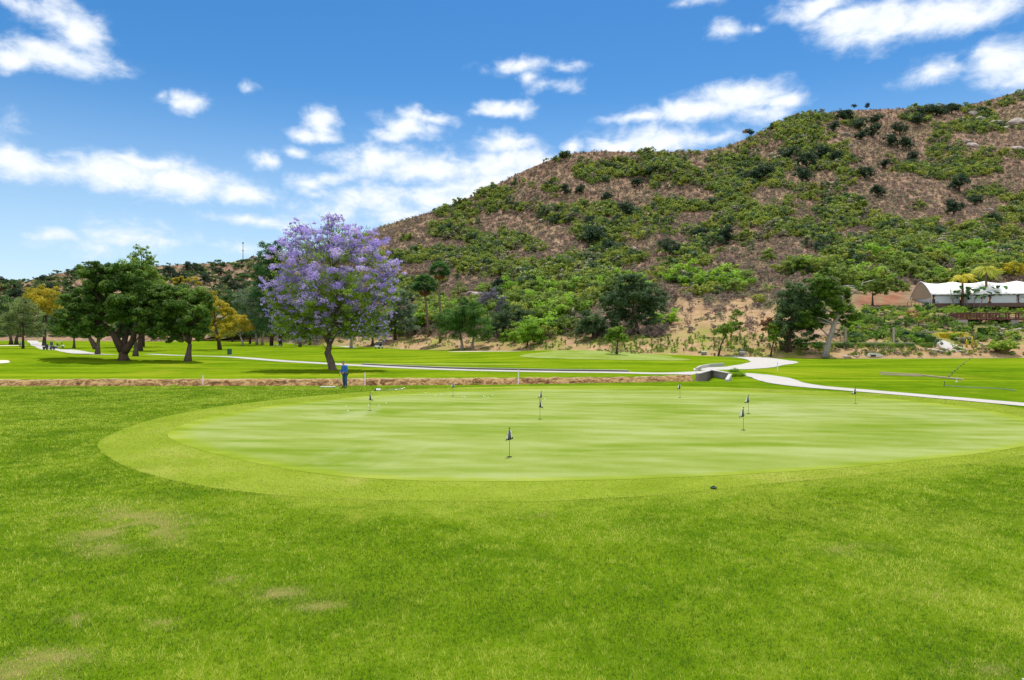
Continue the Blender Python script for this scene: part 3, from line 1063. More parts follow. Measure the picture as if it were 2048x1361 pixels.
mb.tube([js(666, 744), js(665, 738), js(661, 722), js(655, 706), js(658, 697), js(659, 690)], [.55, .42, .36, .34, .30, .26], 12)
mb.tube([js(656, 704), js(651, 696), js(644, 688)], [.10, .05, .02], 6)
limb_ends = []
for ex, ey, dy, r in ((641, 655, -.4, .15), (652, 648, .5, .16), (668, 650, -.3, .17), (661, 640, 1.0, .14), (672, 662, .9, .12)):
    e = js(ex, ey, dy)
    mb.tube(wob(js(659, 692), e, 4, .02), np.linspace(r, r * .72, 5), 8)
    limb_ends.append((e, r * .72))
for b in jbl:
    c = Vector(b[:3])
    e, r = min(limb_ends, key=lambda q: (q[0] - c).length + random.uniform(0, 1.5))
    mb.tube(wob(e, c, 6, .05, .06), np.linspace(r * .8, .035, 7), 7)
    for j in range(7):
        q = c + Vector(unit(1)[0]) * max(b[3:6]) * random.uniform(.7, 1.05)
        if q.z < c.z - b[5] * .4: q.z = c.z + abs(q.z - c.z)
        mb.tube(wob(c, q, 4, .07, .05), np.linspace(.045, .010, 5), 5)
for ex, ey in ((660, 428), (668, 432), (650, 436), (600, 455), (715, 448), (735, 452), (690, 440), (580, 480), (625, 448)):
    c = js(ex + (665 - ex) * .45, 500, random.uniform(-1, 1))
    mb.tube(wob(c, js(ex, ey, random.uniform(-2, 2)), 5, .05), np.linspace(.05, .012, 6), 5)
mb.build('trunk', M['bark'], jr, smooth=True)
# blossom: sprays, dense in the upper crown and sparse below
bl2 = []
for (X, Y, rx, ry, *w_), b in zip(jb, jbl):
    wgt = 2.4 if Y < 545 else (1.9 if Y < 590 else (1.1 if Y < 632 else .32))
    if X > 755: wgt = max(wgt, 1.6)
    bl2.append((*b[:3], b[3] * 1.06, b[4] * 1.06, b[5] * 1.08, wgt))
V, f, rn, CC = crown(bl2, 46000, .15, .14, 60, aspect=.75, shell=(.45, 1.16), crnd=.5, flat_=.7)
link('blossom', mesh_np('blossom', V, f, rnd=rn), M['purple'], jr)

# ------------------------------------------------------------------ the other trees of the course
OB = gp(247, 721); so_ = OB.y / F
op = lambda X, Y, dy=0.0: Vector(((X - 1024) * so_ - OB.x, dy, CH + (YH - Y) * so_ - OB.z))
oak_stems = [[op(247, 724), op(247, 715), op(246, 706), op(245, 698)], ([op(245, 702), op(236, 686), op(228, 670), op(214, 655), op(200, 645)], .52, .22), ([op(246, 700), op(244, 680, .6), op(247, 660, 1)], .42, .22), ([op(248, 706), op(258, 692), op(266, 680), op(276, 664, -.8), (op(284, 648, -1))], .46, .22), ([op(230, 674), op(232, 655, 1.2)], .26, .16)]
tree('oak_tree', 'big broad dark oak with many limbs, its shadow on the left fairway', 'tree', OB,
     [(225, 590, 74, 48, 1.4), (170, 605, 46, 42), (285, 620, 44, 44), (215, 556, 58, 32), (146, 640, 36, 28), (195, 632, 44, 32), (270, 580, 46, 36), (136, 610, 24, 26), (240, 622, 46, 30), (302, 645, 34, 30), (195, 545, 34, 20), (255, 545, 34, 20), (180, 664, 40, 16, .8), (130, 658, 22, 16, .5), (318, 668, 24, 18, .5), (290, 590, 34, 26, .8), (210, 660, 22, 12, .4)],
     M['oak'], M['bark_dk'], 78000, .27, .66, .26, (-.5, .2), .24, nclump=34, twigs=4, depth=.85, spread=.6, stems=oak_stems)
tree('oak_tree', 'dark green oak with a forked grey trunk and yellow tinged top, beside the golden tree', 'tree', gp(375, 723),
     [(365, 605, 52, 42, 1.3), (340, 640, 34, 40), (395, 640, 36, 40), (350, 590, 40, 24), (375, 665, 36, 24), (405, 610, 24, 26), (330, 665, 22, 22, .6)],
     M['oak'], M['bark'], 42000, .26, .40, .26, (.3, 0), .26, nclump=30, twigs=4, depth=.9)
tree('golden_tree', 'golden yellow tree with brown bare inner branches, right of the forked oak', 'tree', gp(440, 700),
     [(430, 606, 30, 22, 1.2), (450, 630, 26, 20), (410, 640, 26, 26, .6), (378, 566, 34, 12, .9), (420, 660, 30, 22, .5)], M['yellow'], M['bark_dk'], 11000, .42, .45, .4, (-1.5, 0), .28, twigs=6, nclump=18)
tree('golden_tree', 'low rounded golden tree with a short pale trunk, edge of the far grove', 'tree', gp(486, 692),
     [(470, 648, 28, 20, 1.2), (488, 650, 18, 18), (455, 660, 22, 18)], M['yellow'], M['bark_lt'], 7000, .42, .4, .4, (-.8, 0), .3, twigs=3)
tree('golden_tree', 'tall mustard yellow tree with a dark trunk, by the path with the parked carts', 'tree', gp(88, 692),
     [(92, 592, 36, 20, 1.2), (75, 612, 24, 18), (105, 618, 26, 24), (90, 605, 34, 28)], M['yellow'], M['bark_dk'], 10000, .46, .55, .42, (.5, 0), .3, twigs=4)
tree('pine_tree', 'slender olive pine with a straight thin trunk at the sand bunker', 'tree', gp(46, 698),
     [(45, 625, 34, 26), (25, 645, 28, 22), (60, 648, 26, 20), (42, 610, 22, 16), (30, 665, 24, 12, .6), (65, 668, 18, 12, .5)], M['olive'], M['bark_dk'], 9000, .40, .33, .55, (0, 0), .3, twigs=3)
tree('oak_tree', 'old dark tree with a thick double trunk behind the sand bunker', 'tree', gp(28, 690),
     [(15, 625, 36, 30), (40, 640, 34, 26), (-15, 640, 36, 30), (10, 605, 28, 18)], M['oak2'], M['bark_dk'], 9000, .5, .7, .36, (0, 0), .3,
     stems=[[Vector((-1.2, 0, -.3)), Vector((-1.2, 0, 2)), Vector((-1.8, 0, 5))], [Vector((1.0, 0, -.3)), Vector((.9, 0, 2)), Vector((1.8, 0, 5))]])
tree('oak_tree', 'grove oak with a leaning second stem, just left of the big broad oak', 'tree', gp(195, 709),
     [(180, 640, 36, 34), (160, 655, 28, 22), (200, 665, 28, 16, .7)], M['oak'], M['bark'], 9000, .42, .42, .34, (.3, 0), .3,
     stems=[[Vector((0, 0, -.3)), Vector((.1, 0, 2)), Vector((.5, 0, 4.8))], [Vector((-.3, 0, 1.2)), Vector((-1.4, 0, 3)), Vector((-2.4, 0, 5))]])
tree('oak_tree', 'small round grove tree behind the parked golf carts', 'tree', gp(148, 697),
     [(150, 650, 30, 28), (130, 660, 24, 20), (165, 665, 20, 16)], M['oak'], M['bark'], 7000, .45, .40, .4, (0, 0), .3)
tree('oak_tree', 'grove tree with a straight trunk close behind the big broad oak', 'tree', gp(271, 713),
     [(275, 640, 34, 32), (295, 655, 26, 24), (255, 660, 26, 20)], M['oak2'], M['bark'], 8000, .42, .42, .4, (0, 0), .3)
tree('oak_tree', 'thick trunked grove tree farther behind the big broad oak', 'tree', gp(279, 702),
     [(290, 625, 40, 34), (265, 640, 30, 26), (318, 640, 28, 26)], M['oak2'], M['bark_dk'], 8000, .5, .65, .36, (0, 0), .3)
tree('conifer_tree', 'tall spiky conifer rising above the big broad oak', 'tree', gp(285, 694),
     [(282, 505, 20, 14, .8), (262, 520, 14, 16, .6), (288, 535, 34, 28, 1.2), (300, 560, 30, 30), (262, 555, 22, 24), (310, 590, 34, 34), (275, 590, 34, 34), (275, 495, 8, 8, .4), (300, 520, 16, 12, .6), (325, 575, 18, 24, .6)], M['pine'], M['bark_dk'], 16000, .5, .55, .8, (0, 0), .26, up=.8, nclump=22)
for k, (X, Yt, w_, lab) in enumerate(((531, 480, 24, 'tall narrow dark poplar at the left flank of the jacaranda'), (553, 484, 18, 'second narrow dark poplar half hidden by jacaranda blossom'))):
    tree('poplar_tree', lab, 'tree', gp(543 + 18 * k, 692), [(X, Yt + 22, w_ * .8, 24), (X + 2, Yt + 62, w_ * 1.15, 34), (X - 4, Yt + 105, w_ * 1.25, 36), (X, Yt + 150, w_ * 1.2, 34, .8), (X - 8, Yt + 50, w_ * .6, 24, .5)],
         M['poplar'], M['bark_dk'], 11000, .5, .5, .8, (0, 0), .34, nclump=22, up=.6)
tree('gum_tree', 'dusky grey green gum tree beside the narrow poplars', 'tree', gp(518, 690),
     [(512, 590, 28, 30), (495, 620, 26, 28), (528, 630, 26, 32), (505, 650, 28, 20), (482, 600, 18, 22, .7), (530, 585, 20, 30)], M['euca'], M['bark_lt'], 13000, .5, .5, .35, (0, 0), .28,
     stems=[[Vector((-.8, 0, -.3)), Vector((-.8, 0, 2)), Vector((-1.6, 0, 6))], [Vector((1.2, 0, -.3)), Vector((1.2, 0, 2)), Vector((2.2, 0, 6))]])
tree('oak_tree', 'low dark bushy tree in the grove between golden tree and poplars', 'tree', gp(500, 688), [(500, 650, 34, 26), (525, 655, 26, 22), (478, 625, 22, 26), (455, 605, 26, 22)], M['oak2'], M['bark_dk'], 9000, .55, .4, .4)
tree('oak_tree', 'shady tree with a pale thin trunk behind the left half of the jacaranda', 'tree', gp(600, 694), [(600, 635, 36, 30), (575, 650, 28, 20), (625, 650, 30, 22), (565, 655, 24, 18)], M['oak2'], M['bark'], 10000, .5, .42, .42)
tree('oak_tree', 'tree with a whitish trunk behind the right half of the jacaranda', 'tree', gp(702, 697), [(700, 650, 34, 22), (725, 655, 28, 18), (675, 655, 28, 18)], M['oak'], M['bark_lt'], 8000, .45, .40, .45)
tree('olive_tree', 'drooping grey green olive tree right of the jacaranda', 'tree', spot(790, 680), [(800, 615, 34, 26), (780, 640, 30, 28), (815, 645, 24, 24), (765, 655, 24, 22), (800, 595, 24, 16)], M['euca'], M['bark_dk'], 15000, .42, .4, .4, nclump=24)
tree('yew_tree', 'dense dome shaped dark green tree right of the two tall palms', 'tree', gp(932, 700),
     [(930, 640, 50, 40, 1.4), (905, 655, 30, 34), (958, 655, 30, 34), (930, 615, 38, 20), (975, 668, 16, 20, .5), (895, 640, 20, 28)], M['yew'], M['bark_lt'], 22000, .34, .4, .25, (0, 0), .3, up=.7, nclump=26,
     stems=[[Vector((-1.0, 0, -.3)), Vector((-1.0, 0, 1.5)), Vector((-1.3, 0, 3.5))], [Vector((1.6, .5, -.3)), Vector((1.6, .5, 1.5)), Vector((2.0, .5, 3.5))]])
tree('jacaranda_tree', 'small sparse jacaranda with curved bare limbs behind the dome shaped tree', 'tree', hill_at(975, 668), [(1005, 602, 12, 10, .8), (985, 590, 16, 12), (968, 600, 14, 14), (1000, 620, 12, 14, .5)], leafmat('pale_violet', (.06, .065, .055), (.12, .12, .13), (.22, .20, .26), gain=1.2), M['bark_dk'], 3500, .35, .3, .4, (0, 0), .4, twigs=6)
tree('bush_tree', 'bright green bushy young tree between the dome shaped tree and the big oak', 'tree', gp(1055, 694), [(1062, 660, 26, 24), (1040, 672, 20, 18), (1075, 675, 16, 16)], M['bright'], M['bark_dk'], 9000, .34, .25, .4, up=.6)
tree('bush_tree', 'dull green scrubby tree beneath the hill behind the bright bushy tree', 'tree', hill_at(1030, 668), [(1020, 628, 30, 20), (1045, 632, 22, 16), (1000, 640, 24, 20), (1035, 650, 34, 16)], M['oak_far'], M['bark_dk'], 9000, .4, .3, .4)
tree('bush_tree', 'yellow green rounded bush tree on the slope left of the grey green round tree', 'tree', hill_at(1085, 655), [(1085, 632, 24, 18), (1068, 640, 18, 16), (1100, 645, 14, 14)], M['scrub_grn'], M['bark_dk'], 5000, .4, .25, .4)
tree('oak_tree', 'large grey green oak standing at the foot of the bare tan slope', 'tree', hill_at(1275, 668),
     [(1265, 600, 56, 46, 1.3), (1235, 610, 34, 36), (1300, 595, 32, 36), (1250, 565, 32, 20), (1290, 635, 36, 24), (1240, 640, 34, 20), (1315, 610, 18, 26), (1270, 560, 26, 14), (1210, 600, 14, 20, .5)], M['oak_far'], M['bark_dk'], 26000, .40, .5, .28, (-.6, 0), .26, nclump=26, twigs=4)
tree('oak_tree', 'dense round grey green tree left of the large oak on the slope', 'tree', hill_at(1185, 678), [(1180, 645, 28, 26, 1.2), (1200, 655, 20, 20), (1165, 655, 18, 20), (1215, 668, 20, 12, .6)], M['oak_far'], M['bark_dk'], 12000, .36, .3, .3)
for X, Y, lab, bl, lean in ((1233, 709, 'small green tree with a forked thin trunk at the mound green', [(1232, 668, 16, 13), (1222, 675, 10, 10), (1246, 676, 10, 10), (1240, 660, 10, 8)], (.2, 0)),
                            (1436, 712, 'leaning slim tree with two leaf clumps by the path junction', [(1455, 655, 22, 14), (1440, 662, 14, 10), (1475, 652, 14, 10), (1476, 626, 13, 8, .8), (1466, 634, 9, 7, .5), (1485, 660, 10, 6, .4)], (1.5, 0)),
                            (1541, 713, 'thin pale sapling with sparse yellow green leaves near the big pine', [(1548, 672, 14, 14, .7), (1542, 655, 10, 10, .5), (1552, 660, 10, 8, .5)], (.6, 0))):
    tree('young_tree', lab, 'tree', gp(X, Y), bl, M['pine'] if X < 1500 else M['bright'], M['bark_dk'], 4200 if X < 1500 else 1500, .26, .16, .52, lean, .32, twigs=3)
tree('oak_tree', 'dense dark bushy tree left of the leaning pine', 'tree', gp(1578, 703),
     [(1600, 610, 46, 38, 1.3), (1575, 635, 34, 34), (1620, 640, 34, 34), (1595, 580, 32, 20), (1560, 660, 26, 22), (1630, 600, 24, 26), (1600, 665, 44, 22)], M['oak_far'], M['bark_dk'], 22000, .34, .4, .3, nclump=24)
tree('oak_tree', 'small reddish dark leaved tree against the dense bushy tree', 'tree', gp(1575, 705), [(1535, 650, 13, 14), (1548, 655, 14, 14), (1560, 665, 14, 12)], M['redleaf'], M['bark_dk'], 3500, .3, .2, .4, (-1.5, 0))
PB = gp(1652, 714)
sp_ = PB.y / F
ps = lambda X, Y, dy=0.0: Vector(((X - 1024) * sp_ - PB.x, dy, CH + (YH - Y) * sp_ - PB.z))
pr, pc, pt, pbl = tree('pine_tree', 'tall leaning pine with a thick pale trunk and dead white branches', 'tree', PB,
                       [(1655, 548, 22, 12), (1662, 636, 22, 13), (1695, 648, 16, 9), (1606, 634, 18, 12), (1640, 570, 26, 18), (1640, 565, 24, 14), (1665, 575, 24, 14), (1630, 620, 24, 14), (1615, 645, 20, 12), (1630, 652, 18, 10), (1690, 590, 18, 14), (1670, 610, 24, 16), (1695, 625, 20, 14), (1720, 575, 12, 8, .6), (1640, 590, 20, 12), (1710, 635, 14, 12, .6), (1625, 640, 16, 10), (1650, 598, 24, 22)],
                       M['pine'], M['bark_lt'], 38000, .28, .5, .5, clump=.34, nclump=16, limbs=False, up=.8)
bpy.data.meshes.remove(pt.data)
mb = MB()
ax = [ps(1650, 716), ps(1653, 700), ps(1660, 675), ps(1668, 650), ps(1676, 630), ps(1682, 612), ps(1684, 595), ps(1682, 575)]
mb.tube(ax, [.70, .48, .40, .36, .31, .26, .19, .11], 12)
for b in pbl:
    c = Vector(b[:3]); q = min(ax[2:], key=lambda v: (v - c).length + max(0, v.z - c.z) * 1.5)
    mb.tube(wob(q, c, 4, .05, .06), np.linspace(.16, .05, 5), 6)
mb.build('trunk', M['bark_lt'], pr, smooth=True)
mb = MB()
for path in ([(1684, 600), (1700, 588), (1718, 578), (1726, 566), (1748, 560)], [(1682, 612), (1660, 608), (1640, 622)], [(1684, 596), (1672, 585), (1660, 560)], [(1676, 630), (1690, 620), (1700, 604)], [(1718, 578), (1700, 576), (1690, 572)]):
    P = [ps(x, y, random.uniform(-.4, .4)) for x, y in path]
    mb.tube(P, np.linspace(.11, .03, len(P)), 6)
mb.build('dead_branches', plain('dead_wood', (.50, .47, .43), .8), pr, smooth=True)
tree('bush_tree', 'spreading green tree on the cut bank right of the leaning pine', 'tree', hill_at(1745, 612), [(1745, 562, 24, 14), (1775, 570, 26, 16), (1735, 580, 18, 14, .7), (1800, 575, 18, 12), (1760, 580, 20, 12)], M['scrub_grn'], M['bark_dk'], 9000, .38, .25, .4)
tree('bush_tree', 'yellowish feathery tree on the slope above the marquee', 'tree', hill_at(2022, 560), [(2024, 536, 24, 12), (2005, 542, 16, 8), (2040, 545, 14, 10)], M['palmyel'], M['bark_dk'], 5000, .36, .22, .5)

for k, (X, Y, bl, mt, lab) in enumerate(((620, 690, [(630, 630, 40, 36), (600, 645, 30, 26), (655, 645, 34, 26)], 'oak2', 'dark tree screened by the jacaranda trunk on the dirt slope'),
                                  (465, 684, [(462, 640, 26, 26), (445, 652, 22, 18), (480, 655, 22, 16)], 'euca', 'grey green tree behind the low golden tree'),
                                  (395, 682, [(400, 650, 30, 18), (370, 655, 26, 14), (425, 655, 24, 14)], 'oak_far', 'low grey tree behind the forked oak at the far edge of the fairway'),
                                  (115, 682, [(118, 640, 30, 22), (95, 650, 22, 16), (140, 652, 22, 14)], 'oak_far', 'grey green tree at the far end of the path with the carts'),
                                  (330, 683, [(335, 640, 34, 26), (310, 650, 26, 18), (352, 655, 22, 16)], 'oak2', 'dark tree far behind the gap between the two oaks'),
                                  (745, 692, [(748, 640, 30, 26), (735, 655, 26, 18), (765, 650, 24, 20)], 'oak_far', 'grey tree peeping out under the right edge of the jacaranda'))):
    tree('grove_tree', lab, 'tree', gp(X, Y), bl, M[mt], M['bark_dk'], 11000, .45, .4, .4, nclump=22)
# ------------------------------------------------------------------ palms


def fan_palm(X, Yb, Yt, rpx, label):
    b = spot(X, Yb) if Yb < 690 else gp(X, Yb)
    s = b.y / F
    xt = {857: 849, 880: 879}.get(X, X)
    h = CH + (YH - Yt) * s - b.z
    root = thing('palm_tree', label, 'palm', b, 0)
    top = Vector(((xt - X) * s, 0, h))
    mb = MB()
    path = [Vector((0, 0, -.3)).lerp(top, k / 6) + Vector((.12 * math.sin(k), 0, 0)) for k in range(7)]
    mb.tube(path, np.linspace(.42, .24, 7), 10)
    mb.build('trunk', M['bark_palm'], root, smooth=True)
    for nm, mt, n, e0, e1, L, rb in (('crown', M['palmleaf'], 60, -.35, 1.4, rpx * s * 1.15, 1), ('dead_skirt', M['palmdead'], 22, -1.4, -.75, rpx * s * .85, 0)):
        Vs, Fs, Rn = [], [], []
        off = 0
        for k in range(n):
            az = k * 2.399 + random.uniform(-.2, .2); el = e0 + (e1 - e0) * random.random()
            d = np.array([math.cos(az) * math.cos(el), math.sin(az) * math.cos(el), math.sin(el)])
            st = np.array(top) + d * L * .2
            hub = st + d * L * .35 - np.array([0, 0, .08 * L])
            side = np.cross(d, [0, 0, 1]); side /= np.linalg.norm(side) + 1e-6
            upv = np.cross(side, d)
            m_ = 9
            for j in range(m_):
                a = (j / (m_ - 1) - .5) * 2.3
                tip = hub + (d * math.cos(a) + side * math.sin(a)) * L * .5 - np.array([0, 0, L * .16 * (1 + abs(a))]) + upv * random.uniform(-.04, .04) * L
                w = np.cross(tip - hub, upv); w = w / (np.linalg.norm(w) + 1e-6) * L * .06
                mid = (hub + tip) / 2 + upv * L * .05
                Vs += [hub, mid - w, tip, mid + w]; Fs.append([off, off + 1, off + 2, off + 3]); off += 4
                Rn.append(.3 + .4 * random.random() + .2 * math.sin(el))
        link(nm, mesh_np(nm, np.array(Vs), np.array(Fs), rnd=Rn), mt, root)
    return root


fan_palm(857, 674, 568, 23, 'shorter of two slim fan palms, shaggy brown skirt under its head')
fan_palm(880, 686, 539, 20, 'taller of two slim fan palms on the bank right of the jacaranda')


def queen_palm(X, Yb, Yt, rpx, label, yel):
    b = hill_at(X, Yb); s = b.y / F
    root = thing('palm_tree', label, 'palm', b, 0)
    h = (Yb - Yt) * s
    mb = MB(); mb.tube([(0, 0, -.3), (.05, 0, h * .5), (0, 0, h)], [.34, .26, .2], 10)
    mb.build('trunk', M['bark_palm'], root, smooth=True)
    mb = MB(); mb.tube([(0, 0, h - .05), (0, 0, h + 1.1)], [.24, .1], 8); mb.build('crownshaft', plain('crownshaft', (.10, .15, .04)), root, smooth=True)
    Vs, Fs, Rn = [], [], []; off = 0
    for k in range(22):
        az = k * 2.399; e = random.uniform(.1, 1.2); L = rpx * s * random.uniform(.9, 1.3)
        dh = np.array([math.cos(az), math.sin(az), 0])
        P = []
        for j in range(8):
            q = j / 7
            P.append(np.array([0, 0, h + .8]) + dh * L * q * math.cos(e * (1 - q * .6)) + np.array([0, 0, L * (math.sin(e) * q - .95 * q * q)]))
        for j in range(7):
            for u in range(4):
                c = P[j] + (P[j + 1] - P[j]) * u / 4
                t_ = (P[j + 1] - P[j]); t_ = t_ / np.linalg.norm(t_)
                sd_ = np.cross(t_, [0, 0, 1]); sd_ /= np.linalg.norm(sd_) + 1e-6
                for sg in (-1, 1):
                    ln = L * .22 * math.sin(math.pi * (.15 + .8 * (j + u / 4) / 7))
                    tip = c + (sd_ * sg * .85 + t_ * .5) * ln - np.array([0, 0, ln * .5])
                    w = t_ * .06
                    Vs += [c - w, (c + tip) / 2 - w, tip, (c + tip) / 2 + w]; Fs.append([off, off + 1, off + 2, off + 3]); off += 4; Rn.append(random.random())
    link('crown', mesh_np('crown', np.array(Vs), np.array(Fs), rnd=Rn), yel, root)


queen_palm(1925, 616, 562, 26, 'shorter feathery palm with orange dead fronds in front of the marquee', M['palmyel'])
queen_palm(1972, 616, 545, 28, 'taller feathery palm with a violet grey trunk in front of the marquee', leafmat('queen_palm_leaf', (.06, .09, .012), (.15, .19, .02), (.34, .32, .03)))

# ------------------------------------------------------------------ scrub, shrubs, trees and boulders of the hillside


def shrub_mesh(name, n, size, dome=.62, clumps=14, aspect=.6, cl=.32, up=.5, foot=.30):
    V, f, rn, _ = crown([(0, 0, dome * .42, .5, .5, dome * .55)], n, size, cl, clumps, aspect, up=up, spread=.55, shell=(.35, 1.0))
    V[:, 2] = np.maximum(V[:, 2], -.04)
    return mesh_np(name, V, f, rnd=rn)


def scatter(name, label, pts, sc, protos):
    """one object of countless small bushes: points that carry copies of a few bush meshes"""
    me = bpy.data.meshes.new(name)
    me.from_pydata([tuple(p) for p in pts], [], [])
    for k, v, ty in (('sc', sc, 'FLOAT'), ('rz', rng.uniform(0, 6.28, len(pts)), 'FLOAT'), ('pick', rng.integers(0, len(protos), len(pts)), 'INT')):
        a = me.attributes.new(k, ty, 'POINT'); a.data.foreach_set('value', np.asarray(v, np.int32 if ty == 'INT' else np.float32))
    o = link(name, me)
    c = bpy.data.collections.new(name + '_kinds')
    for i, (pm, mt) in enumerate(protos):
        po = bpy.data.objects.new(name + '_kind', pm)
        if not pm.materials: pm.materials.append(mt)
        c.objects.link(po)
    ng = bpy.data.node_groups.new(name, 'GeometryNodeTree')
    ng.interface.new_socket('Geometry', in_out='INPUT', socket_type='NodeSocketGeometry')
    ng.interface.new_socket('Geometry', in_out='OUTPUT', socket_type='NodeSocketGeometry')
    N = ng.nodes; Lk = ng.links
    gi = N.new('NodeGroupInput'); go = N.new('NodeGroupOutput')
    iop = N.new('GeometryNodeInstanceOnPoints')
    ci = N.new('GeometryNodeCollectionInfo'); ci.inputs[0].default_value = c
    ci.inputs['Separate Children'].default_value = True
    iop.inputs['Pick Instance'].default_value = True

    def at(nm, ty):
        q = N.new('GeometryNodeInputNamedAttribute'); q.data_type = ty; q.inputs[0].default_value = nm
        return q.outputs[0]
    cx = N.new('ShaderNodeCombineXYZ'); Lk.new(at('rz', 'FLOAT'), cx.inputs[2])
    Lk.new(gi.outputs[0], iop.inputs['Points']); Lk.new(ci.outputs[0], iop.inputs['Instance'])
    Lk.new(at('pick', 'INT'), iop.inputs['Instance Index'])
    e2r = N.new('FunctionNodeEulerToRotation'); Lk.new(cx.outputs[0], e2r.inputs[0]); Lk.new(e2r.outputs[0], iop.inputs['Rotation'])
    Lk.new(at('sc', 'FLOAT'), iop.inputs['Scale'])
    Lk.new(iop.outputs[0], go.inputs[0])
    md = o.modifiers.new('scatter', 'NODES'); md.node_group = ng
    return tag(o, label=label, kind='stuff')


# where the hillside is green: photo-pixel blobs X, Y, rx, ry, amount
GREENS = [(1750, 480, 220, 50, .9), (1900, 470, 160, 60, .8), (1700, 440, 150, 40, .7), (1600, 400, 120, 30, .5), (1530, 425, 90, 26, .6), (1640, 260, 110, 30, .8), (1780, 300, 140, 40, .5), (1900, 350, 160, 60, .6), (1380, 330, 110, 34, .8), (1250, 345, 110, 30, .75), (1440, 380, 60, 30, .5),
          (960, 530, 130, 40, .8), (1080, 545, 110, 36, .8), (1000, 480, 120, 30, .5), (850, 500, 80, 40, .6), (1130, 430, 60, 20, .9), (1060, 440, 50, 20, .5), (1150, 570, 120, 36, .8), (1210, 545, 70, 30, .8), (1190, 470, 40, 70, .8), (1420, 470, 50, 24, .6), (1360, 560, 50, 20, .5), (1600, 530, 130, 30, .5),
          (1820, 550, 140, 24, .8), (1980, 530, 120, 40, .9), (1000, 380, 60, 14, .4), (850, 455, 60, 16, .5), (1010, 330, 40, 10, .2), (1950, 230, 120, 30, .5), (880, 600, 90, 30, .6), (1000, 590, 100, 24, .6), (1050, 630, 160, 26, .95), (900, 640, 120, 24, .9)]


def greenness(X, Y):
    g = np.zeros_like(X)
    for cx, cy, rx, ry, a in GREENS:
        g = np.maximum(g, a * np.exp(-((X - cx) / rx) ** 2 - ((Y - cy) / ry) ** 2))
    n = fbm(X / 70.0, Y / 26.0, 4, 101)
    return np.clip(g * .74 + (n - .5) * 2.5 - .10, 0, 1)


def hill_samples(n, fn=hill, x0=420, x1=2150, tmin=.02, power=1.0):
    """points over the hillside, evenly spread over its surface"""
    X = rng.uniform(x0, x1, n * 6); t = rng.random(n * 6) ** power
    t = tmin + (1.0 - tmin) * t
    e = 1e-3
    P = fn(X, t)
    a = fn(X + .5, t) - P; b = fn(X, np.minimum(t + e, 1.002)) - P
    ar = np.linalg.norm(np.cross(a, b), axis=1)
    w = ar ** .62
    k = rng.choice(len(X), n, replace=False, p=w / w.sum())
    return X[k], t[k], P[k]


Xs, ts, Ps = hill_samples(80000, hill, 420, 2350)
px, py = px_of(Ps)
gv = greenness(px, py)
tn = tan_mask(Ps, 0, 0)
ok = (tn < .35) & ~((px > 1690) & (py > 575)) & ~((py > 676) & (px < 1700))
isg = (rng.random(len(px)) < gv) & ok
isd = ~((px > 1530) & (px < 1700) & (py > 615)) & ~isg & (ok | ((tn > .2) & (py < 672) & (rng.random(len(px)) < .12))) & (rng.random(len(px)) < .92)
sz = lambda n, a, b: a + (b - a) * rng.random(n) ** 1.8
gi_ = np.where(isg)[0]; di = np.where(isd)[0]
sg = 1.6 + 6.0 * rng.random(len(gi_)) ** 1.6; sdv = sz(len(di), .9, 3.0)
green_protos = [(shrub_mesh('scrub', 230, .145, d + .12, 10, cl=.38), mt) for d, mt in ((.55, M['scrub_grn']), (.62, M['scrub_grn']), (.5, M['scrub_yel']), (.6, M['oak_far']), (.55, M['scrub_grn']), (.52, M['scrub_gry']), (.6, M['scrub_yel']))]
dry_protos = [(shrub_mesh('scrub', 120, .17, d + .14, 8, cl=.40, aspect=.4), mt) for d, mt in ((.5, M['scrub_dry']), (.6, M['scrub_mauve']), (.45, M['scrub_gry']), (.5, M['scrub_mauve']), (.55, M['scrub_gry']))]
# the largest green shrubs in view are single objects, the rest of the cover is one mass
show = sg / Ps[gi_][:, 1]
inview = (px[gi_] < 2048) & (px[gi_] > 700)
order = np.argsort(-np.where(inview, show, 0))
single = order[:235]
rest = np.setdiff1d(np.arange(len(gi_)), single)
scatter('green_scrub', 'countless small green shrubs covering the big hillside', Ps[gi_[rest]], sg[rest], green_protos)
scatter('dry_scrub', 'countless dry grey brown scrub tufts covering the big hillside', Ps[di], sdv, dry_protos)
shrub_kinds = [('chaparral_shrub', shrub_mesh('chaparral_shrub', 800, .085, .72, 18, cl=.30), M['scrub_grn'], 'rounded green chaparral shrub on the dry brown hillside', 'green chaparral shrubs on the hillside'),
               ('sagebrush_shrub', shrub_mesh('sagebrush_shrub', 800, .085, .62, 18, cl=.30), M['scrub_yel'], 'low yellow green sagebrush shrub on the dry brown hillside', 'yellow green sagebrush shrubs on the hillside'),
               ('chaparral_shrub', shrub_mesh('chaparral_shrub', 800, .085, .75, 17, cl=.32), M['bright'], 'rounded fresh green chaparral shrub on the dry brown hillside', 'fresh green chaparral shrubs on the hillside')]
for k in shrub_kinds: k[1].materials.append(k[2])
for j in single:
    nm, me, mt, lab, grp = shrub_kinds[int(rng.choice(3, p=[.5, .28, .22]))]
    o = tag(link(nm, me, None, None, Ps[gi_[j]] - np.array([0, 0, .1])), lab, 'shrub', grp)
    s = sg[j] * 1.25
    o.scale = (s * random.uniform(.9, 1.4), s, s * random.uniform(.75, 1.05)); o.rotation_euler = (0, 0, random.uniform(0, 6.28))
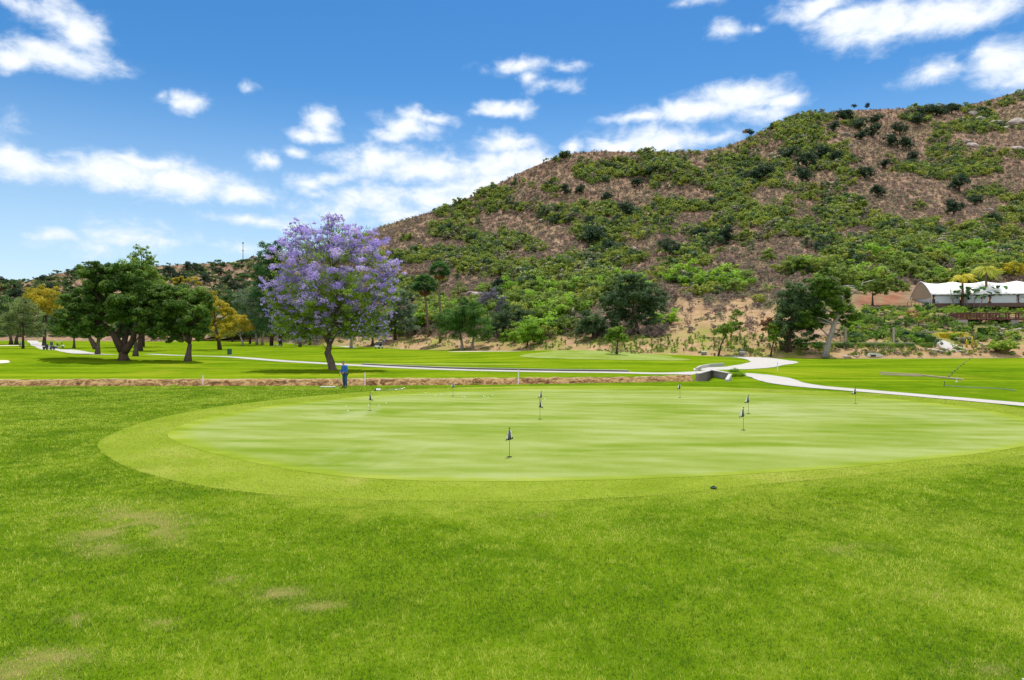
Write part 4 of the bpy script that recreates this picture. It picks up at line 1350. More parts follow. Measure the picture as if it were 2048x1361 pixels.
# dark oaks dotted over the hill
HT = [(1578, 312, 19), (1645, 308, 15), (1672, 316, 15), (1613, 326, 18), (1606, 356, 17), (1522, 352, 20), (1498, 356, 15), (1690, 236, 14), (1720, 252, 15), (1745, 266, 14), (1722, 272, 12), (1782, 286, 14), (1812, 291, 15), (1800, 262, 13), (1752, 241, 11), (1836, 241, 12), (1862, 222, 13), (1882, 226, 12), (1904, 220, 12), (1840, 229, 10), (1668, 258, 11),
      (1130, 381, 12), (1160, 383, 10), (1275, 366, 12), (1303, 346, 10), (1303, 318, 8), (1256, 426, 18), (1236, 442, 12), (1186, 474, 24), (1218, 498, 15), (1214, 396, 12), (1128, 312, 8), (1918, 372, 18), (1908, 420, 16), (1950, 402, 13), (1730, 350, 14), (1756, 386, 14), (1452, 474, 17), (1340, 502, 19), (1005, 574, 18), (1024, 570, 12), (1986, 440, 13), (1500, 266, 8), (1735, 213, 5), (1708, 213, 5), (1560, 246, 5), (945, 480, 10), (900, 455, 9), (1100, 372, 10), (1400, 470, 14), (1480, 350, 10), (1640, 500, 12), (1180, 445, 12), (1520, 350, 10), (1965, 225, 9), (1825, 318, 12), (1770, 330, 12)]
hm = []
for k in range(4):
    V, f, rn, _ = crown([(0, 0, .40, .46, .46, .36), (.14, .1, .55, .32, .32, .27), (-.17, -.1, .34, .36, .36, .27)], 1500, .075, .3, 24, spread=.55, shell=(.3, .95))
    tb = MB(); tb.tube([(0, 0, -.05), (.02, 0, .2), (0, 0, .45)], [.045, .035, .02], 6)
    tv = np.concatenate(tb.v); nv = len(V)
    q4 = np.array([[i + nv for i in g] for g in tb.f if len(g) == 4])
    me = mesh_np('hillside_oak', np.concatenate([V, tv]), np.concatenate([f, q4]), rnd=np.concatenate([rn, np.full(len(q4), .1)]))
    me.materials.append(M['hilloak']); me.materials.append(M['bark_dk'])
    me.polygons.foreach_set('material_index', np.concatenate([np.zeros(len(f), np.int32), np.ones(len(q4), np.int32)]))
    hm.append(me)
for k, (X, Y, r) in enumerate(HT):
    b = hill_at(X, Y + r * .7); s = r * 2.6 * b.y / F
    o = tag(link('hillside_oak', hm[k % 4], None, None, b), 'small dark rounded oak dotted on the dry hillside', 'tree', 'dark oaks dotted over the hillside')
    o.scale = (s, s, s * random.uniform(.8, 1.05)); o.rotation_euler = (0, 0, random.uniform(0, 6.28))
# far hill cover on the left
Xf, tf, Pf = hill_samples(11000, fhill, -800, 660, .05)
fpx, fpy = px_of(Pf)
n_ = fbm(fpx / 40, fpy / 14, 4, 131)
big = (rng.random(len(fpx)) < .62) & (n_ > .38)
scatter('green_scrub', 'countless green shrubs and oaks covering the far low hill', Pf[big], sz(int(big.sum()), 3.0, 10.0), [(shrub_mesh('scrub', 160, .17, d, 10, cl=.34), mt) for d, mt in ((.6, M['oak_far']), (.65, M['scrub_grn']), (.7, M['oak2']), (.55, M['oak_far']))])
scatter('dry_scrub', 'countless dry brown scrub tufts covering the far low hill', Pf[~big], sz(int((~big).sum()), 1.5, 4.0), dry_protos)
FT = [(15, 612, 16), (60, 605, 18), (30, 590, 16), (100, 575, 12), (340, 545, 16), (375, 535, 12), (395, 538, 14), (360, 560, 20), (330, 560, 16), (410, 560, 14), (430, 540, 8), (375, 528, 7), (440, 545, 10), (470, 575, 16), (215, 540, 8), (150, 548, 9), (250, 545, 12), (5, 562, 10), (85, 556, 8), (485, 595, 18), (455, 560, 12)]
for k, (X, Y, r) in enumerate(FT):
    b = fhill_at(X, Y + r * .7); s = r * 2.1 * b.y / F
    o = tag(link('far_hill_oak', hm[k % 4], None, None, b), 'rounded dark oak standing on the far low hill', 'tree', 'oaks on the far low hill')
    o.scale = (s, s, s * .95); o.rotation_euler = (0, 0, random.uniform(0, 6.28))


def rock_mesh(name, seed, sq=.6):
    bm = bmesh.new()
    bmesh.ops.create_icosphere(bm, subdivisions=3, radius=.5)
    for v in bm.verts:
        p = np.array(v.co)
        n = fbm(np.array([p[0] * 2.2 + seed * 3.1 + p[2]]), np.array([p[1] * 2.2 - seed + p[2] * 1.7]), 3, seed)[0]
        v.co = Vector(p) * (.62 + .8 * n)
        v.co.x = math.copysign(min(abs(v.co.x), .40), v.co.x); v.co.z *= sq
    me = bpy.data.meshes.new(name); bm.to_mesh(me); bm.free()
    return me


m, t = mat_new('granite')
g = t.n('ShaderNodeTexCoord').outputs['Object']
n1 = t.noise(g, 4.0, 7, .65); n2 = t.noise(g, 14.0, 4, .6)
M['rock'] = finish(m, t, t.mix(t.rng(n2, .45, .7, 0, .5), t.ramp(n1, [(.3, (.20, .165, .14)), (.55, (.42, .36, .32)), (.75, (.56, .51, .46))]), (.24, .20, .17)), .9, n1, .8, .1, .1)
rocks = [rock_mesh('boulder', k) for k in range(5)]
for r_ in rocks: r_.materials.append(M['rock'])
RK = [(1960, 238, 9), (1985, 246, 11), (1945, 228, 7), (2030, 242, 12), (2005, 256, 7), (1925, 238, 6), (1552, 316, 7), (1560, 322, 6), (1545, 309, 5), (1272, 496, 8), (1178, 546, 12), (1150, 553, 8), (1140, 560, 7), (1165, 556, 7), (1190, 540, 6), (1382, 577, 8), (1552, 368, 5), (1490, 262, 4), (1205, 405, 7), (1240, 430, 6), (1945, 290, 8), (1900, 300, 6), (1870, 285, 5), (1935, 283, 6), (1980, 420, 5), (2035, 296, 8), (1690, 268, 6), (1700, 290, 5), (1085, 440, 6), (955, 588, 8), (940, 584, 6), (830, 578, 6), (1330, 470, 4), (1265, 510, 5), (1780, 270, 5), (1605, 270, 5), (1120, 572, 9), (1130, 566, 7)]
for k, (X, Y, r) in enumerate(RK):
    b = hill_at(X, Y + r * .4); s = r * 2.6 * b.y / F
    o = tag(link('boulder', rocks[k % 5], None, None, b), 'pale weathered granite boulder on the scrubby hillside', 'boulder', 'granite boulders on the hillside')
    o.scale = (s * random.uniform(.9, 1.5), s, s * random.uniform(.7, 1.2)); o.rotation_euler = (random.uniform(-.3, .3), random.uniform(-.4, .4), random.uniform(0, 6.28))
# ------------------------------------------------------------------ the ditch: culvert walls, weeds
def wall_seg(mb, a, b, zb, za, zc, th=.22):
    a = np.array(a); b = np.array(b); d = (b - a) / np.linalg.norm(b - a); n = np.array([-d[1], d[0]]) * th
    P = [(*a, zb), (*b, zb), (*(b + n), zb), (*(a + n), zb), (*a, za), (*b, zc), (*(b + n), zc), (*(a + n), za)]
    mb.add(P, [(0, 3, 2, 1), (4, 5, 6, 7), (0, 1, 5, 4), (1, 2, 6, 5), (2, 3, 7, 6), (3, 0, 4, 7)])


def uD(X, D): return ((X - 1024) / F * D, D)


root = thing('culvert', 'grey concrete culvert headwall where the cart path crosses the ditch', 'culvert', (0, 0, 0))
M['conc'] = plain('grey_concrete', (.27, .25, .22), .9, .3, 1.6, .1)
M['conc_lt'] = plain('pale_concrete', (.43, .41, .375), .9, .12, 2.0, .2)
A, B, C_, Dd = uD(1396, 55.0), uD(1424, 57.0), uD(1457, 54.2), uD(1450, 52.6)
mb = MB(); wall_seg(mb, B, C_, -1.2, .62, .52); mb.build('headwall', M['conc'], root)
mb = MB(); wall_seg(mb, A, B, -1.2, .42, .62); mb.build('wing_wall', plain('shaded_concrete', (.24, .215, .185), .95, .35, 1.2, .1), root)  # shade of the left wing put into a darker concrete colour
mb = MB(); wall_seg(mb, C_, Dd, -1.2, .50, .16, .26); mb.build('wing_wall', M['conc_lt'], root)
cb = MB(); cb.bar((A[0], A[1] + .1, .46), (B[0], B[1] + .1, .66), .34, .07); cb.bar((B[0], B[1] + .1, .66), (C_[0], C_[1] + .1, .56), .34, .07); cb.build('coping', M['conc_lt'], root)
pm = (np.array(B) * .72 + np.array(C_) * .28); dn = np.array([C_[0] - B[0], C_[1] - B[1]]); dn /= np.linalg.norm(dn); nn = np.array([dn[1], -dn[0]])
pp = MB(); pp.tube([(pm[0] - nn[0] * .05, pm[1] - nn[1] * .05, -.22), (pm[0] + nn[0] * .10, pm[1] + nn[1] * .10, -.22)], .20, 18); pp.build('pipe_mouth', plain('dark_pipe', (.02, .015, .012), .9), root, smooth=False)
# kerb by the culvert deck
P = [gp(1397, 744), gp(1405, 738.5), gp(1425, 734.5), gp(1450, 732.5)]
mb = MB()
for a, b in zip(P[:-1], P[1:]): mb.bar(a + Vector((0, .6, .16)), b + Vector((0, .6, .16)), .2, .36)
tag(mb.build('curved_kerb', M['conc_lt']), 'curved raised concrete kerb at the far side of the culvert crossing', 'kerb')
# low retaining kerb along the long path
k0, k1 = [int(np.argmin(np.abs(1024 + F * LONGPATH[:, 0] / LONGPATH[:, 1] - X))) for X in (716, 1262)]
mb = MB()
for i in range(k0, k1, 3):
    a = LONGPATH[i]; b = LONGPATH[min(i + 3, k1)]
    za, zb = (float(H(q[0], q[1] + 1.75)) for q in (a, b))
    mb.bar((a[0], a[1] + 1.75, za + .04), (b[0], b[1] + 1.75, zb + .04), .16, .20)
root = thing('retaining_kerb', 'low dark retaining kerb with a pale top beside the long cart path', 'kerb')
mb.build('kerb_wall', plain('dark_stone', (.15, .135, .13), .9, .3), root)
mb = MB()
for i in range(k0, k1, 3):
    a = LONGPATH[i]; b = LONGPATH[min(i + 3, k1)]
    za, zb = (float(H(q[0], q[1] + 1.75)) for q in (a, b))
    mb.bar((a[0], a[1] + 1.75, za + .165), (b[0], b[1] + 1.75, zb + .165), .22, .05)
mb.build('kerb_cap', M['conc_lt'], root)
# weeds and dry grass in the ditch
nw = 16000
wx = rng.uniform(-45, 15.0, nw); wb = rng.uniform(.02, .93, nw)
WX = 1024 + F * wx / 52
wy = D1(WX) + wb * (D2(WX) - D1(WX))
wz = H(wx, wy)
dn_ = fbm(wx * 1.1, wy * 1.1, 3, 151)
keep = dn_ > .36
wx, wy, wz, dn_ = wx[keep], wy[keep], wz[keep], dn_[keep]
nw = len(wx); hh = rng.uniform(.04, .15, nw) * (.5 + dn_); aa = rng.uniform(0, 6.28, nw); ww = .02
V = np.stack([np.stack([wx - np.cos(aa) * ww, wy - np.sin(aa) * ww, wz - .02], 1), np.stack([wx + np.cos(aa) * ww, wy + np.sin(aa) * ww, wz - .02], 1), np.stack([wx + rng.normal(0, .13, nw), wy + rng.normal(0, .09, nw), wz + hh], 1)], 1).reshape(-1, 3)
tag(link('dry_grass', mesh_np('dry_grass', V, np.arange(3 * nw).reshape(nw, 3), rnd=np.clip(.5 + (vnoise(wx * .8, wy * .8, 8) - .5) * 1.1 + rng.normal(0, .15, nw), 0, 1)), leafmat('straw', (.07, .035, .012), (.19, .105, .04), (.30, .205, .09), .3)), 'straw coloured dry grass lining the ditch bank', kind='stuff')
wd = shrub_mesh('ditch_weed', 160, .16, .5, 8, cl=.36)
wd.materials.append(M['hedge_lt'])
for k in range(80):
    x = random.choice((random.uniform(-38, 15), random.uniform(-10, 14.5))); X = 1024 + F * x / 52
    y = float(D1(X) + random.uniform(.45, .85) * (D2(X) - D1(X)))
    o = tag(link('ditch_weed', wd, None, None, (x, y, float(H(x, y)) - .04)), 'small green weed growing on the brown ditch bank', 'weed', 'green weeds on the ditch bank')
    s = random.uniform(.25, .7); o.scale = (s * 1.3, s, s * .8); o.rotation_euler = (0, 0, random.uniform(0, 6))
g = gp(1473, 752)
o = tag(link('grass_tuft', shrub_mesh('grass_tuft', 900, .10, .6, 14, cl=.34, aspect=.25), M['bright'], None, g - Vector((0, 0, .1))), 'shaggy green grass tuft beside the culvert headwall', 'grass tuft')
o.scale = (2.3, 1.4, 1.3)

# ------------------------------------------------------------------ flags, balls and gear of the putting green
M['black'] = plain('black_cloth', (.012, .012, .016), .8, .1, 20)
M['white'] = plain('white_cloth', (.78, .78, .80), .8, .04, 20)
M['polemat'] = plain('flag_rod', (.16, .15, .10), .5, .1, 20)
M['hole'] = plain('hole_dark', (.012, .012, .010), .9, .1, 20)


def flagcells(side, Wd, drop, ph):
    nc, nr = 7, 7
    P = []
    for r in range(nr):
        for c in range(nc):
            s = c / (nc - 1); q = r / (nr - 1)
            x = side * (s ** .85 * Wd * (.55 + .45 * q)); z = .80 - q * .30 * (1 - .35 * s) - s * drop
            y = .030 * math.sin(s * 8 + q * 2.2 + ph) * (.3 + s)
            P.append((x + side * .006, y, z))
    wh, bk = [], []
    for r in range(nr - 1):
        for c in range(nc - 1):
            f = (r * nc + c, r * nc + c + 1, (r + 1) * nc + c + 1, (r + 1) * nc + c)
            (wh if (2 <= c <= 4 and r <= 4) or (c == 3 and r == 5) or (c == 5 and 1 <= r <= 3) else bk).append(f)
    return P, wh, bk


def make_flag(X, Y, wings, label, rz=0.0, h=1.0):
    D = 4914.0 / (Y - YH)
    root = thing('golf_flag', label, 'flag', ((X - 1024) / F * D, D, .009), rz, 'practice flags on the putting green')
    mb = MB(); mb.tube([(0, 0, -.02), (0, 0, .835)], .0075, 8); mb.build('pole', M['polemat'], root, smooth=True)
    mb = MB(); mb.lathe([(.004, .833), (.022, .838), (.024, .850), (.018, .862), (.004, .866)], n=12); mb.build('finial', M['black'], root, smooth=True)
    mb = MB(); mb.lathe([(.058, -.03), (.085, .002), (.085, .006), (.060, .006), (.058, -.03)], n=20); mb.add([(.06 * math.cos(k), .06 * math.sin(k), .004) for k in np.linspace(0, 2 * math.pi, 20, endpoint=False)], [tuple(range(20))]); mb.build('cup_and_shade', M['hole'], root)  # dark ring wider than the hole, its shadow put into the colour
    b, w = MB(), MB()
    for side, Wd, drop, ph in wings:
        P, wh, bk = flagcells(side, Wd, drop, ph)
        for tgt, fs in ((b, bk), (w, wh)):
            use = sorted({i for f in fs for i in f}); mp = {i: k for k, i in enumerate(use)}
            tgt.add([P[i] for i in use], [tuple(mp[i] for i in f) for f in fs])
    fl = b.build('flag', M['black'], root, smooth=True)
    wp = w.build('white_panel', M['white'], fl, smooth=True)
    for o_ in (fl, wp):
        md = o_.modifiers.new('thickness', 'SOLIDIFY'); md.thickness = .006
    root.scale = (h, h, h)


both = [(1, .10, .08, 0), (-1, .11, .13, 1)]
left = [(-1, .17, .14, .4), (1, .02, .05, 0)]
right = [(1, .13, .15, 0), (-1, .04, .10, 2)]
make_flag(1019, 915, both, 'black and white flag nearest the front edge of the green, cloth hanging to both sides', .15)
make_flag(1080, 839, right, 'second nearest flag, its white panel on the right, in line behind the nearest flag', .1)
make_flag(1083, 815, left, 'flag half covered by the second nearest one, cloth blown to the left', -.1, .95)
make_flag(1487, 861, left, 'nearer of two flags on the right half of the green, cloth swept left', .05)
make_flag(1497, 828, left, 'farther of two flags on the right half of the green', -.25)
make_flag(740, 822, right, 'flag among scattered balls on the left half of the green', .3)
make_flag(906, 793, both, 'far flag right of the golf gear with balls lying around its hole', .4)
make_flag(1360, 796, left, 'small far flag in front of the culvert', -.1)
make_flag(1711, 808, left, 'mostly black flag by the curved cart path, leftward cloth', -.5)
bm = bmesh.new(); bmesh.ops.create_icosphere(bm, subdivisions=2, radius=.030)
ball = bpy.data.meshes.new('golf_ball'); bm.to_mesh(ball); bm.free()
ball.materials.append(plain('ball_white', (.82, .82, .80), .4, .03))
for X, Y in ((692, 815), (696, 824), (737, 813), (758, 812.5), (772, 808), (851, 787), (871, 793), (882, 791.5), (925, 795), (930, 796), (967, 794), (970, 795.5), (976, 797), (1090, 800), (745, 784.5), (676, 776.5), (985, 792)):
    D = 4914.0 / (Y - YH)
    tag(link('golf_ball', ball, None, None, ((X - 1024) / F * D, D, .038)), 'white golf ball lying loose on the turf at the far left of the green', 'ball', 'golf balls on the green')
g = gp(656, 775.5)
root = thing('putting_rail', 'flat white rail lying on the grass left of the man', 'training rail', g)
mb = MB(); mb.box((0, 0, .05), (1.0, .14, .05)); mb.build('rail', M['white'], root, bevel=.01)
mb = MB(); mb.box((-.38, 0, .02), (.06, .2, .04)); mb.box((.38, 0, .02), (.06, .2, .04)); mb.build('feet', M['black'], root)
g = gp(757, 782)
root = thing('golf_bag', 'small white and black golf bag lying on the collar of the green', 'golf bag', g + Vector((0, 0, .07)), .2); root.scale = (.62, .62, .62)
mb = MB(); mb.tube([(-.28, 0, 0), (-.22, 0, 0), (.16, 0, .0), (.22, 0, 0)], [.07, .12, .11, .08], 14); mb.build('bag', M['white'], root, smooth=True)
mb = MB(); mb.tube([(-.38, 0, 0), (-.27, 0, 0)], [.10, .11], 14); mb.build('bag_mouth', M['black'], root, smooth=True)
mb = MB(); mb.tube([(-.15, 0, .11), (0, 0, .17), (.14, 0, .1)], .014, 6); mb.build('strap', M['black'], root, smooth=True)
for k, (X, Y, a, L, hd) in enumerate(((776, 782.2, .25, 1.0, 'wedge lying on the grass beside the white golf bag, dark green shaft'), (790, 780.5, .1, .9, 'pale club lying on the grass right of the white golf bag'), (801, 778.5, -.15, .5, 'club head with a pale cover lying at the end of the gear'))):
    g = gp(X, Y); root = thing('golf_club', hd, 'golf club', g + Vector((0, 0, .03)), a)
    mb = MB(); mb.tube([(-L / 2, 0, .01), (L / 2, 0, .02)], .014, 6); mb.build('shaft', plain('shaft', (.06, .12, .08) if k == 0 else (.45, .44, .38), .4), root)
    mb = MB(); mb.lathe([(.01, -.02), (.06, 0), (.07, .04), (.05, .075), (.01, .085)], (L / 2, 0, 0), 10); mb.build('club_head', plain('club_cover', (.62, .60, .42), .5), root, smooth=True)
g = gp(1427, 978)
root = thing('lawn_sprinkler', 'small dark green sprinkler head sunk in the front lawn', 'sprinkler', (g.x, g.y, 0))
mb = MB(); mb.lathe([(.07, 0), (.075, .035), (.068, .045), (.05, .05)], n=16); mb.build('housing', plain('dark_green_plastic', (.012, .05, .02), .5), root, smooth=False)
mb = MB(); mb.lathe([(.03, .05), (.03, .065), (.02, .07)], n=12); mb.build('nozzle', M['black'], root)
mb = MB(); e = gp(2046, 1357); mb.box((e.x + .62, e.y - .55, .03), (1.2, 1.2, .06), .25); tag(mb.build('concrete_slab', M['conc_lt'], bevel=.01), kind='structure')
for k, (X, Y, Yt, lab) in enumerate(((1037, 768.5, 741, 'white marker stake standing in the ditch at mid course'), (730, 769, 747, 'white marker stake in the ditch right of the man'), (406, 761, 752, 'short white marker stake at the ditch rim on the left fairway'), (1555, 742, 727, 'white marker stake between the two cart paths'))):
    D = 4914.0 / (min(Y, 762) - YH) if Y < 768 else 52.5
    x = (X - 1024) / F * D; z0 = float(H(x, D)); zt = CH + (YH - Yt) / F * D
    root = thing('marker_stake', lab, 'stake', (x, D, z0), 0, 'white marker stakes')
    L = max(.5, zt - z0)
    mb = MB(); mb.box((0, 0, L / 2), (.07, .07, L)); mb.build('post', M['white'], root, bevel=.008)
    mb = MB(); mb.box((0, 0, L + .03), (.075, .075, .06)); mb.build('tip', plain('stake_tip', (.28, .34, .55) if k == 3 else (.6, .6, .62)), root)

# ------------------------------------------------------------------ people
M['skin'] = plain('skin', (.52, .29, .19), .6, .08, 8)
M['shirt_blue'] = plain('blue_shirt', (.035, .14, .50), .85, .25, 9)
M['jeans'] = plain('blue_jeans', (.030, .085, .17), .9, .35, 10)
M['shoe'] = plain('black_shoe', (.02, .018, .016), .6)
M['hair'] = plain('grey_hair', (.22, .20, .18), .9)


def skin_mesh(name, pts, edges, mat, parent, root_i=0, sub=2):
    me = bpy.data.meshes.new(name)
    me.from_pydata([p[:3] for p in pts], edges, [])
    o = link(name, me, mat, parent)
    md = o.modifiers.new('skin', 'SKIN'); md.use_smooth_shade = True
    for i, p in enumerate(pts):
        r_ = p[3]
        me.skin_vertices[0].data[i].radius = r_ if isinstance(r_, tuple) else (r_, r_)
    me.skin_vertices[0].data[root_i].use_root = True
    s = o.modifiers.new('smooth', 'SUBSURF'); s.levels = sub; s.render_levels = sub
    return o


def golfer(label, loc, rz, shirt, trousers, cap=True, sc=1.0, club=True):
    root = thing('person', label, 'person', loc, rz); root.scale = (sc, sc, sc)
    # standing, head bowed, right hand forward on the putter, left hand before the belly; faces -y
    J = dict(pel=(0, 0, .98, (.15, .11)), wa=(0, .0, 1.12, (.155, .115)), ch=(0, -.02, 1.33, (.18, .12)), ut=(0, -.05, 1.46, (.13, .10)), nk=(0, -.09, 1.545, .058), hd0=(0, -.14, 1.62, .075), hd=(0, -.17, 1.70, .098), hd2=(0, -.155, 1.77, .085), nose=(0, -.275, 1.655, .016),
             sr=(-.19, -.04, 1.45, .072), er=(-.255, -.05, 1.18, .05), wr=(-.20, -.25, .99, .033), sl=(.19, -.04, 1.45, .072), el=(.27, -.02, 1.18, .05), wl=(.10, -.24, 1.01, .033),
             hr=(-.09, 0, .90, .095), kr=(-.105, -.035, .50, .062), ar=(-.11, .02, .09, .042), tr=(-.125, -.17, .035, .038), hl=(.09, 0, .90, .095), kl=(.11, -.02, .50, .062), al=(.115, .03, .09, .042), tl=(.14, -.15, .035, .038),
             pr=(-.175, -.31, .94, (.026, .040)), pl=(.045, -.285, .98, (.026, .040)))
    E = [('pel', 'wa'), ('wa', 'ch'), ('ch', 'ut'), ('ut', 'nk'), ('nk', 'hd0'), ('hd0', 'hd'), ('hd', 'hd2'), ('hd', 'nose'), ('ut', 'sr'), ('sr', 'er'), ('er', 'wr'), ('wr', 'pr'), ('ut', 'sl'), ('sl', 'el'), ('el', 'wl'), ('wl', 'pl'), ('pel', 'hr'), ('hr', 'kr'), ('kr', 'ar'), ('ar', 'tr'), ('pel', 'hl'), ('hl', 'kl'), ('kl', 'al'), ('al', 'tl')]
    for s, base, fwd in (('r', J['pr'], Vector((.02, -.045, -.06))), ('l', J['pl'], Vector((-.05, -.045, -.045)))):
        for i in range(4):
            o_ = (i - 1.5) * .019
            ln = (.8, 1, .95, .72)[i]
            a = (base[0] + o_ * .5, base[1] + fwd.y * .5, base[2] + fwd.z * .45 + o_, .0095)
            J[s + 'f%da' % i] = a
            J[s + 'f%db' % i] = (a[0] + fwd.x * ln * .6, a[1] - .008 * i, a[2] - .032 * ln, .009)
            E += [('p' + s, s + 'f%da' % i), (s + 'f%da' % i, s + 'f%db' % i)]
        J[s + 'th'] = (base[0] + (.035 if s == 'r' else -.03), base[1] - .015, base[2] + .0, .011)
        J[s + 'th2'] = (base[0] + (.05 if s == 'r' else -.04), base[1] - .045, base[2] - .02, .009)
        E += [('p' + s, s + 'th'), (s + 'th', s + 'th2')]
    nm = list(J)
    skin_mesh('body', [J[k] for k in nm], [(nm.index(a), nm.index(b)) for a, b in E], M['skin'], root)

    def garment(name, keys, edges, grow, mat, over={}):
        pts = []
        for k in keys:
            x, y, z, r_ = over.get(k, J.get(k))
            r_ = tuple(q + grow for q in r_) if isinstance(r_, tuple) else r_ + grow
            pts.append((x, y, z, r_))
        return skin_mesh(name, pts, [(keys.index(a), keys.index(b)) for a, b in edges], mat, root)
    garment('shirt', ['hem', 'wa', 'ch', 'ut', 'nk', 'sr', 'er', 'wr', 'sl', 'el', 'wl'], [('hem', 'wa'), ('wa', 'ch'), ('ch', 'ut'), ('ut', 'nk'), ('ut', 'sr'), ('sr', 'er'), ('er', 'wr'), ('ut', 'sl'), ('sl', 'el'), ('el', 'wl')], .026, shirt,
            {'hem': (0, 0, .95, (.165, .125)), 'nk': (0, -.07, 1.50, .05), 'wr': (-.207, -.225, 1.01, .032), 'wl': (.12, -.215, 1.025, .032)})
    garment('trousers', ['pel', 'hr', 'kr', 'ar', 'hl', 'kl', 'al'], [('pel', 'hr'), ('hr', 'kr'), ('kr', 'ar'), ('pel', 'hl'), ('hl', 'kl'), ('kl', 'al')], .024, trousers, {'ar': (-.11, .02, .075, .052), 'al': (.115, .03, .075, .052), 'pel': (0, 0, .97, (.15, .115))})
    for s in (-1, 1):
        skin_mesh('shoe', [(s * .113, .06, .045, .05), (s * .12, -.05, .045, .055), (s * .13, -.17, .035, .045)], [(0, 1), (1, 2)], M['shoe'], root)
    skin_mesh('hair', [(0, -.09, 1.69, .075), (0, -.13, 1.75, .092)], [(0, 1)], M['hair'], root)
    for s in (-1, 1):
        skin_mesh('ear', [(s * .093, -.15, 1.68, .016), (s * .10, -.145, 1.70, .018)], [(0, 1)], M['skin'], root, sub=1)
    if cap:
        co = skin_mesh('cap', [(0, -.155, 1.765, .104), (0, -.15, 1.80, .075)], [(0, 1)], plain('brown_cap', (.10, .065, .06), .9), root)
        skin_mesh('brim', [(0, -.22, 1.755, (.085, .014)), (0, -.33, 1.715, (.07, .010))], [(0, 1)], plain('brim_cloth', (.06, .04, .04), .9), co)
    if club:
        pt = thing('putter', 'thin dark putter held low by the man in blue', 'golf club', loc, rz); pt.scale = (sc, sc, sc)
        mb = MB(); mb.tube([(-.165, -.335, 1.02), (-.17, -.345, .78)], .016, 8); mb.build('grip', M['black'], pt, smooth=True)
        mb = MB(); mb.tube([(-.17, -.345, .78), (-.19, -.44, .06)], .009, 8); mb.build('shaft', plain('steel', (.45, .42, .40), .35, .05, 6, .5, .8), pt, smooth=True)
        mb = MB(); mb.box((-.22, -.445, .035), (.13, .045, .05)); mb.build('putter_head', plain('putter_steel', (.30, .30, .32), .35, .05, 6, .5, .8), pt, bevel=.006)
    return root


g = gp(690, 775.5)
golfer('man in a blue long sleeved shirt, jeans and cap bowed over his putter', (g.x, g.y, .01), R(-38), M['shirt_blue'], M['jeans'], sc=1.0)
g = gp(40, 694.5)
golfer('distant golfer in a sky blue shirt standing at the sand bunker', g, R(150), plain('sky_blue_shirt', (.07, .32, .62), .85), plain('navy_trousers', (.02, .025, .05), .9), sc=1.0, club=False)

# ------------------------------------------------------------------ carts, boxes, bench
M['tyre'] = plain('tyre', (.015, .015, .015), .85)
M['cartwhite'] = plain('cart_white', (.72, .72, .70), .35, .04)
M['seatblack'] = plain('cart_seat', (.03, .03, .035), .7)
M['metal'] = plain('grey_metal', (.35, .35, .36), .4, .05, 6, .5, .7)
M['glassy'] = plain('tinted_screen', (.06, .08, .09), .12, .05, 6, .6)


def golf_cart(loc, rz, bodymat, label):
    root = thing('golf_cart', label, 'golf cart', loc, rz)
    prof = [(-1.15, .35), (-1.2, .75), (-.65, .82), (-.55, .55), (.25, .42), (.55, .45), (.70, .85), (1.05, .80), (1.25, .55), (1.2, .32)]
    mb = MB(); n = len(prof)
    mb.add([(x, -.55, z) for x, z in prof] + [(x, .55, z) for x, z in prof], [tuple(range(n)), tuple(reversed(range(n, 2 * n)))] + [((i + 1) % n, i, i + n, (i + 1) % n + n) for i in range(n)])
    mb.build('body', bodymat, root, bevel=.03)
    mb = MB(); mb.box((-.30, 0, .80), (.55, 1.05, .16)); mb.build('seat', M['seatblack'], root, bevel=.04)
    mb = MB(); mb.box((-.60, 0, 1.10), (.12, 1.05, .45)); mb.build('backrest', M['seatblack'], root, bevel=.04)
    mb = MB(); mb.box((-.05, 0, 1.86), (1.75, 1.15, .07)); mb.build('roof', bodymat, root, bevel=.03)
    for sx, sy in ((.62, -.5), (.62, .5), (-.82, -.5), (-.82, .5)):
        mb = MB(); mb.tube([(sx, sy, .75), (sx * .97, sy, 1.84)], .022, 8); mb.build('roof_post', M['metal'], root, smooth=True)
    mb = MB(); mb.box((.63, 0, 1.38), (.03, .96, .80)); mb.build('windscreen', M['glassy'], root)
    mb = MB(); mb.tube([(.55, -.25, .9), (.30, -.25, 1.05)], .02, 6); mb.lathe([(.16, 0), (.175, .015), (.16, .03)], (.28, -.25, 1.05), 14); mb.build('steering_wheel', M['seatblack'], root)
    for sy in (-.38, .38):
        mb = MB(); mb.lathe([(.07, -.02), (.075, .0), (.06, .02)], (1.22, sy, .60), 10); mb.build('headlight', M['white'], root)
    for sx, sy in ((.85, -.5), (.85, .5), (-.85, -.5), (-.85, .5)):
        mb = MB(); mb.tube([(sx, sy - .09, .23), (sx, sy + .09, .23)], .23, 18); w = mb.build('wheel', M['tyre'], root)
        mb = MB(); mb.tube([(sx, sy - .10, .23), (sx, sy + .10, .23)], .11, 12); mb.build('rim', M['metal'], w)


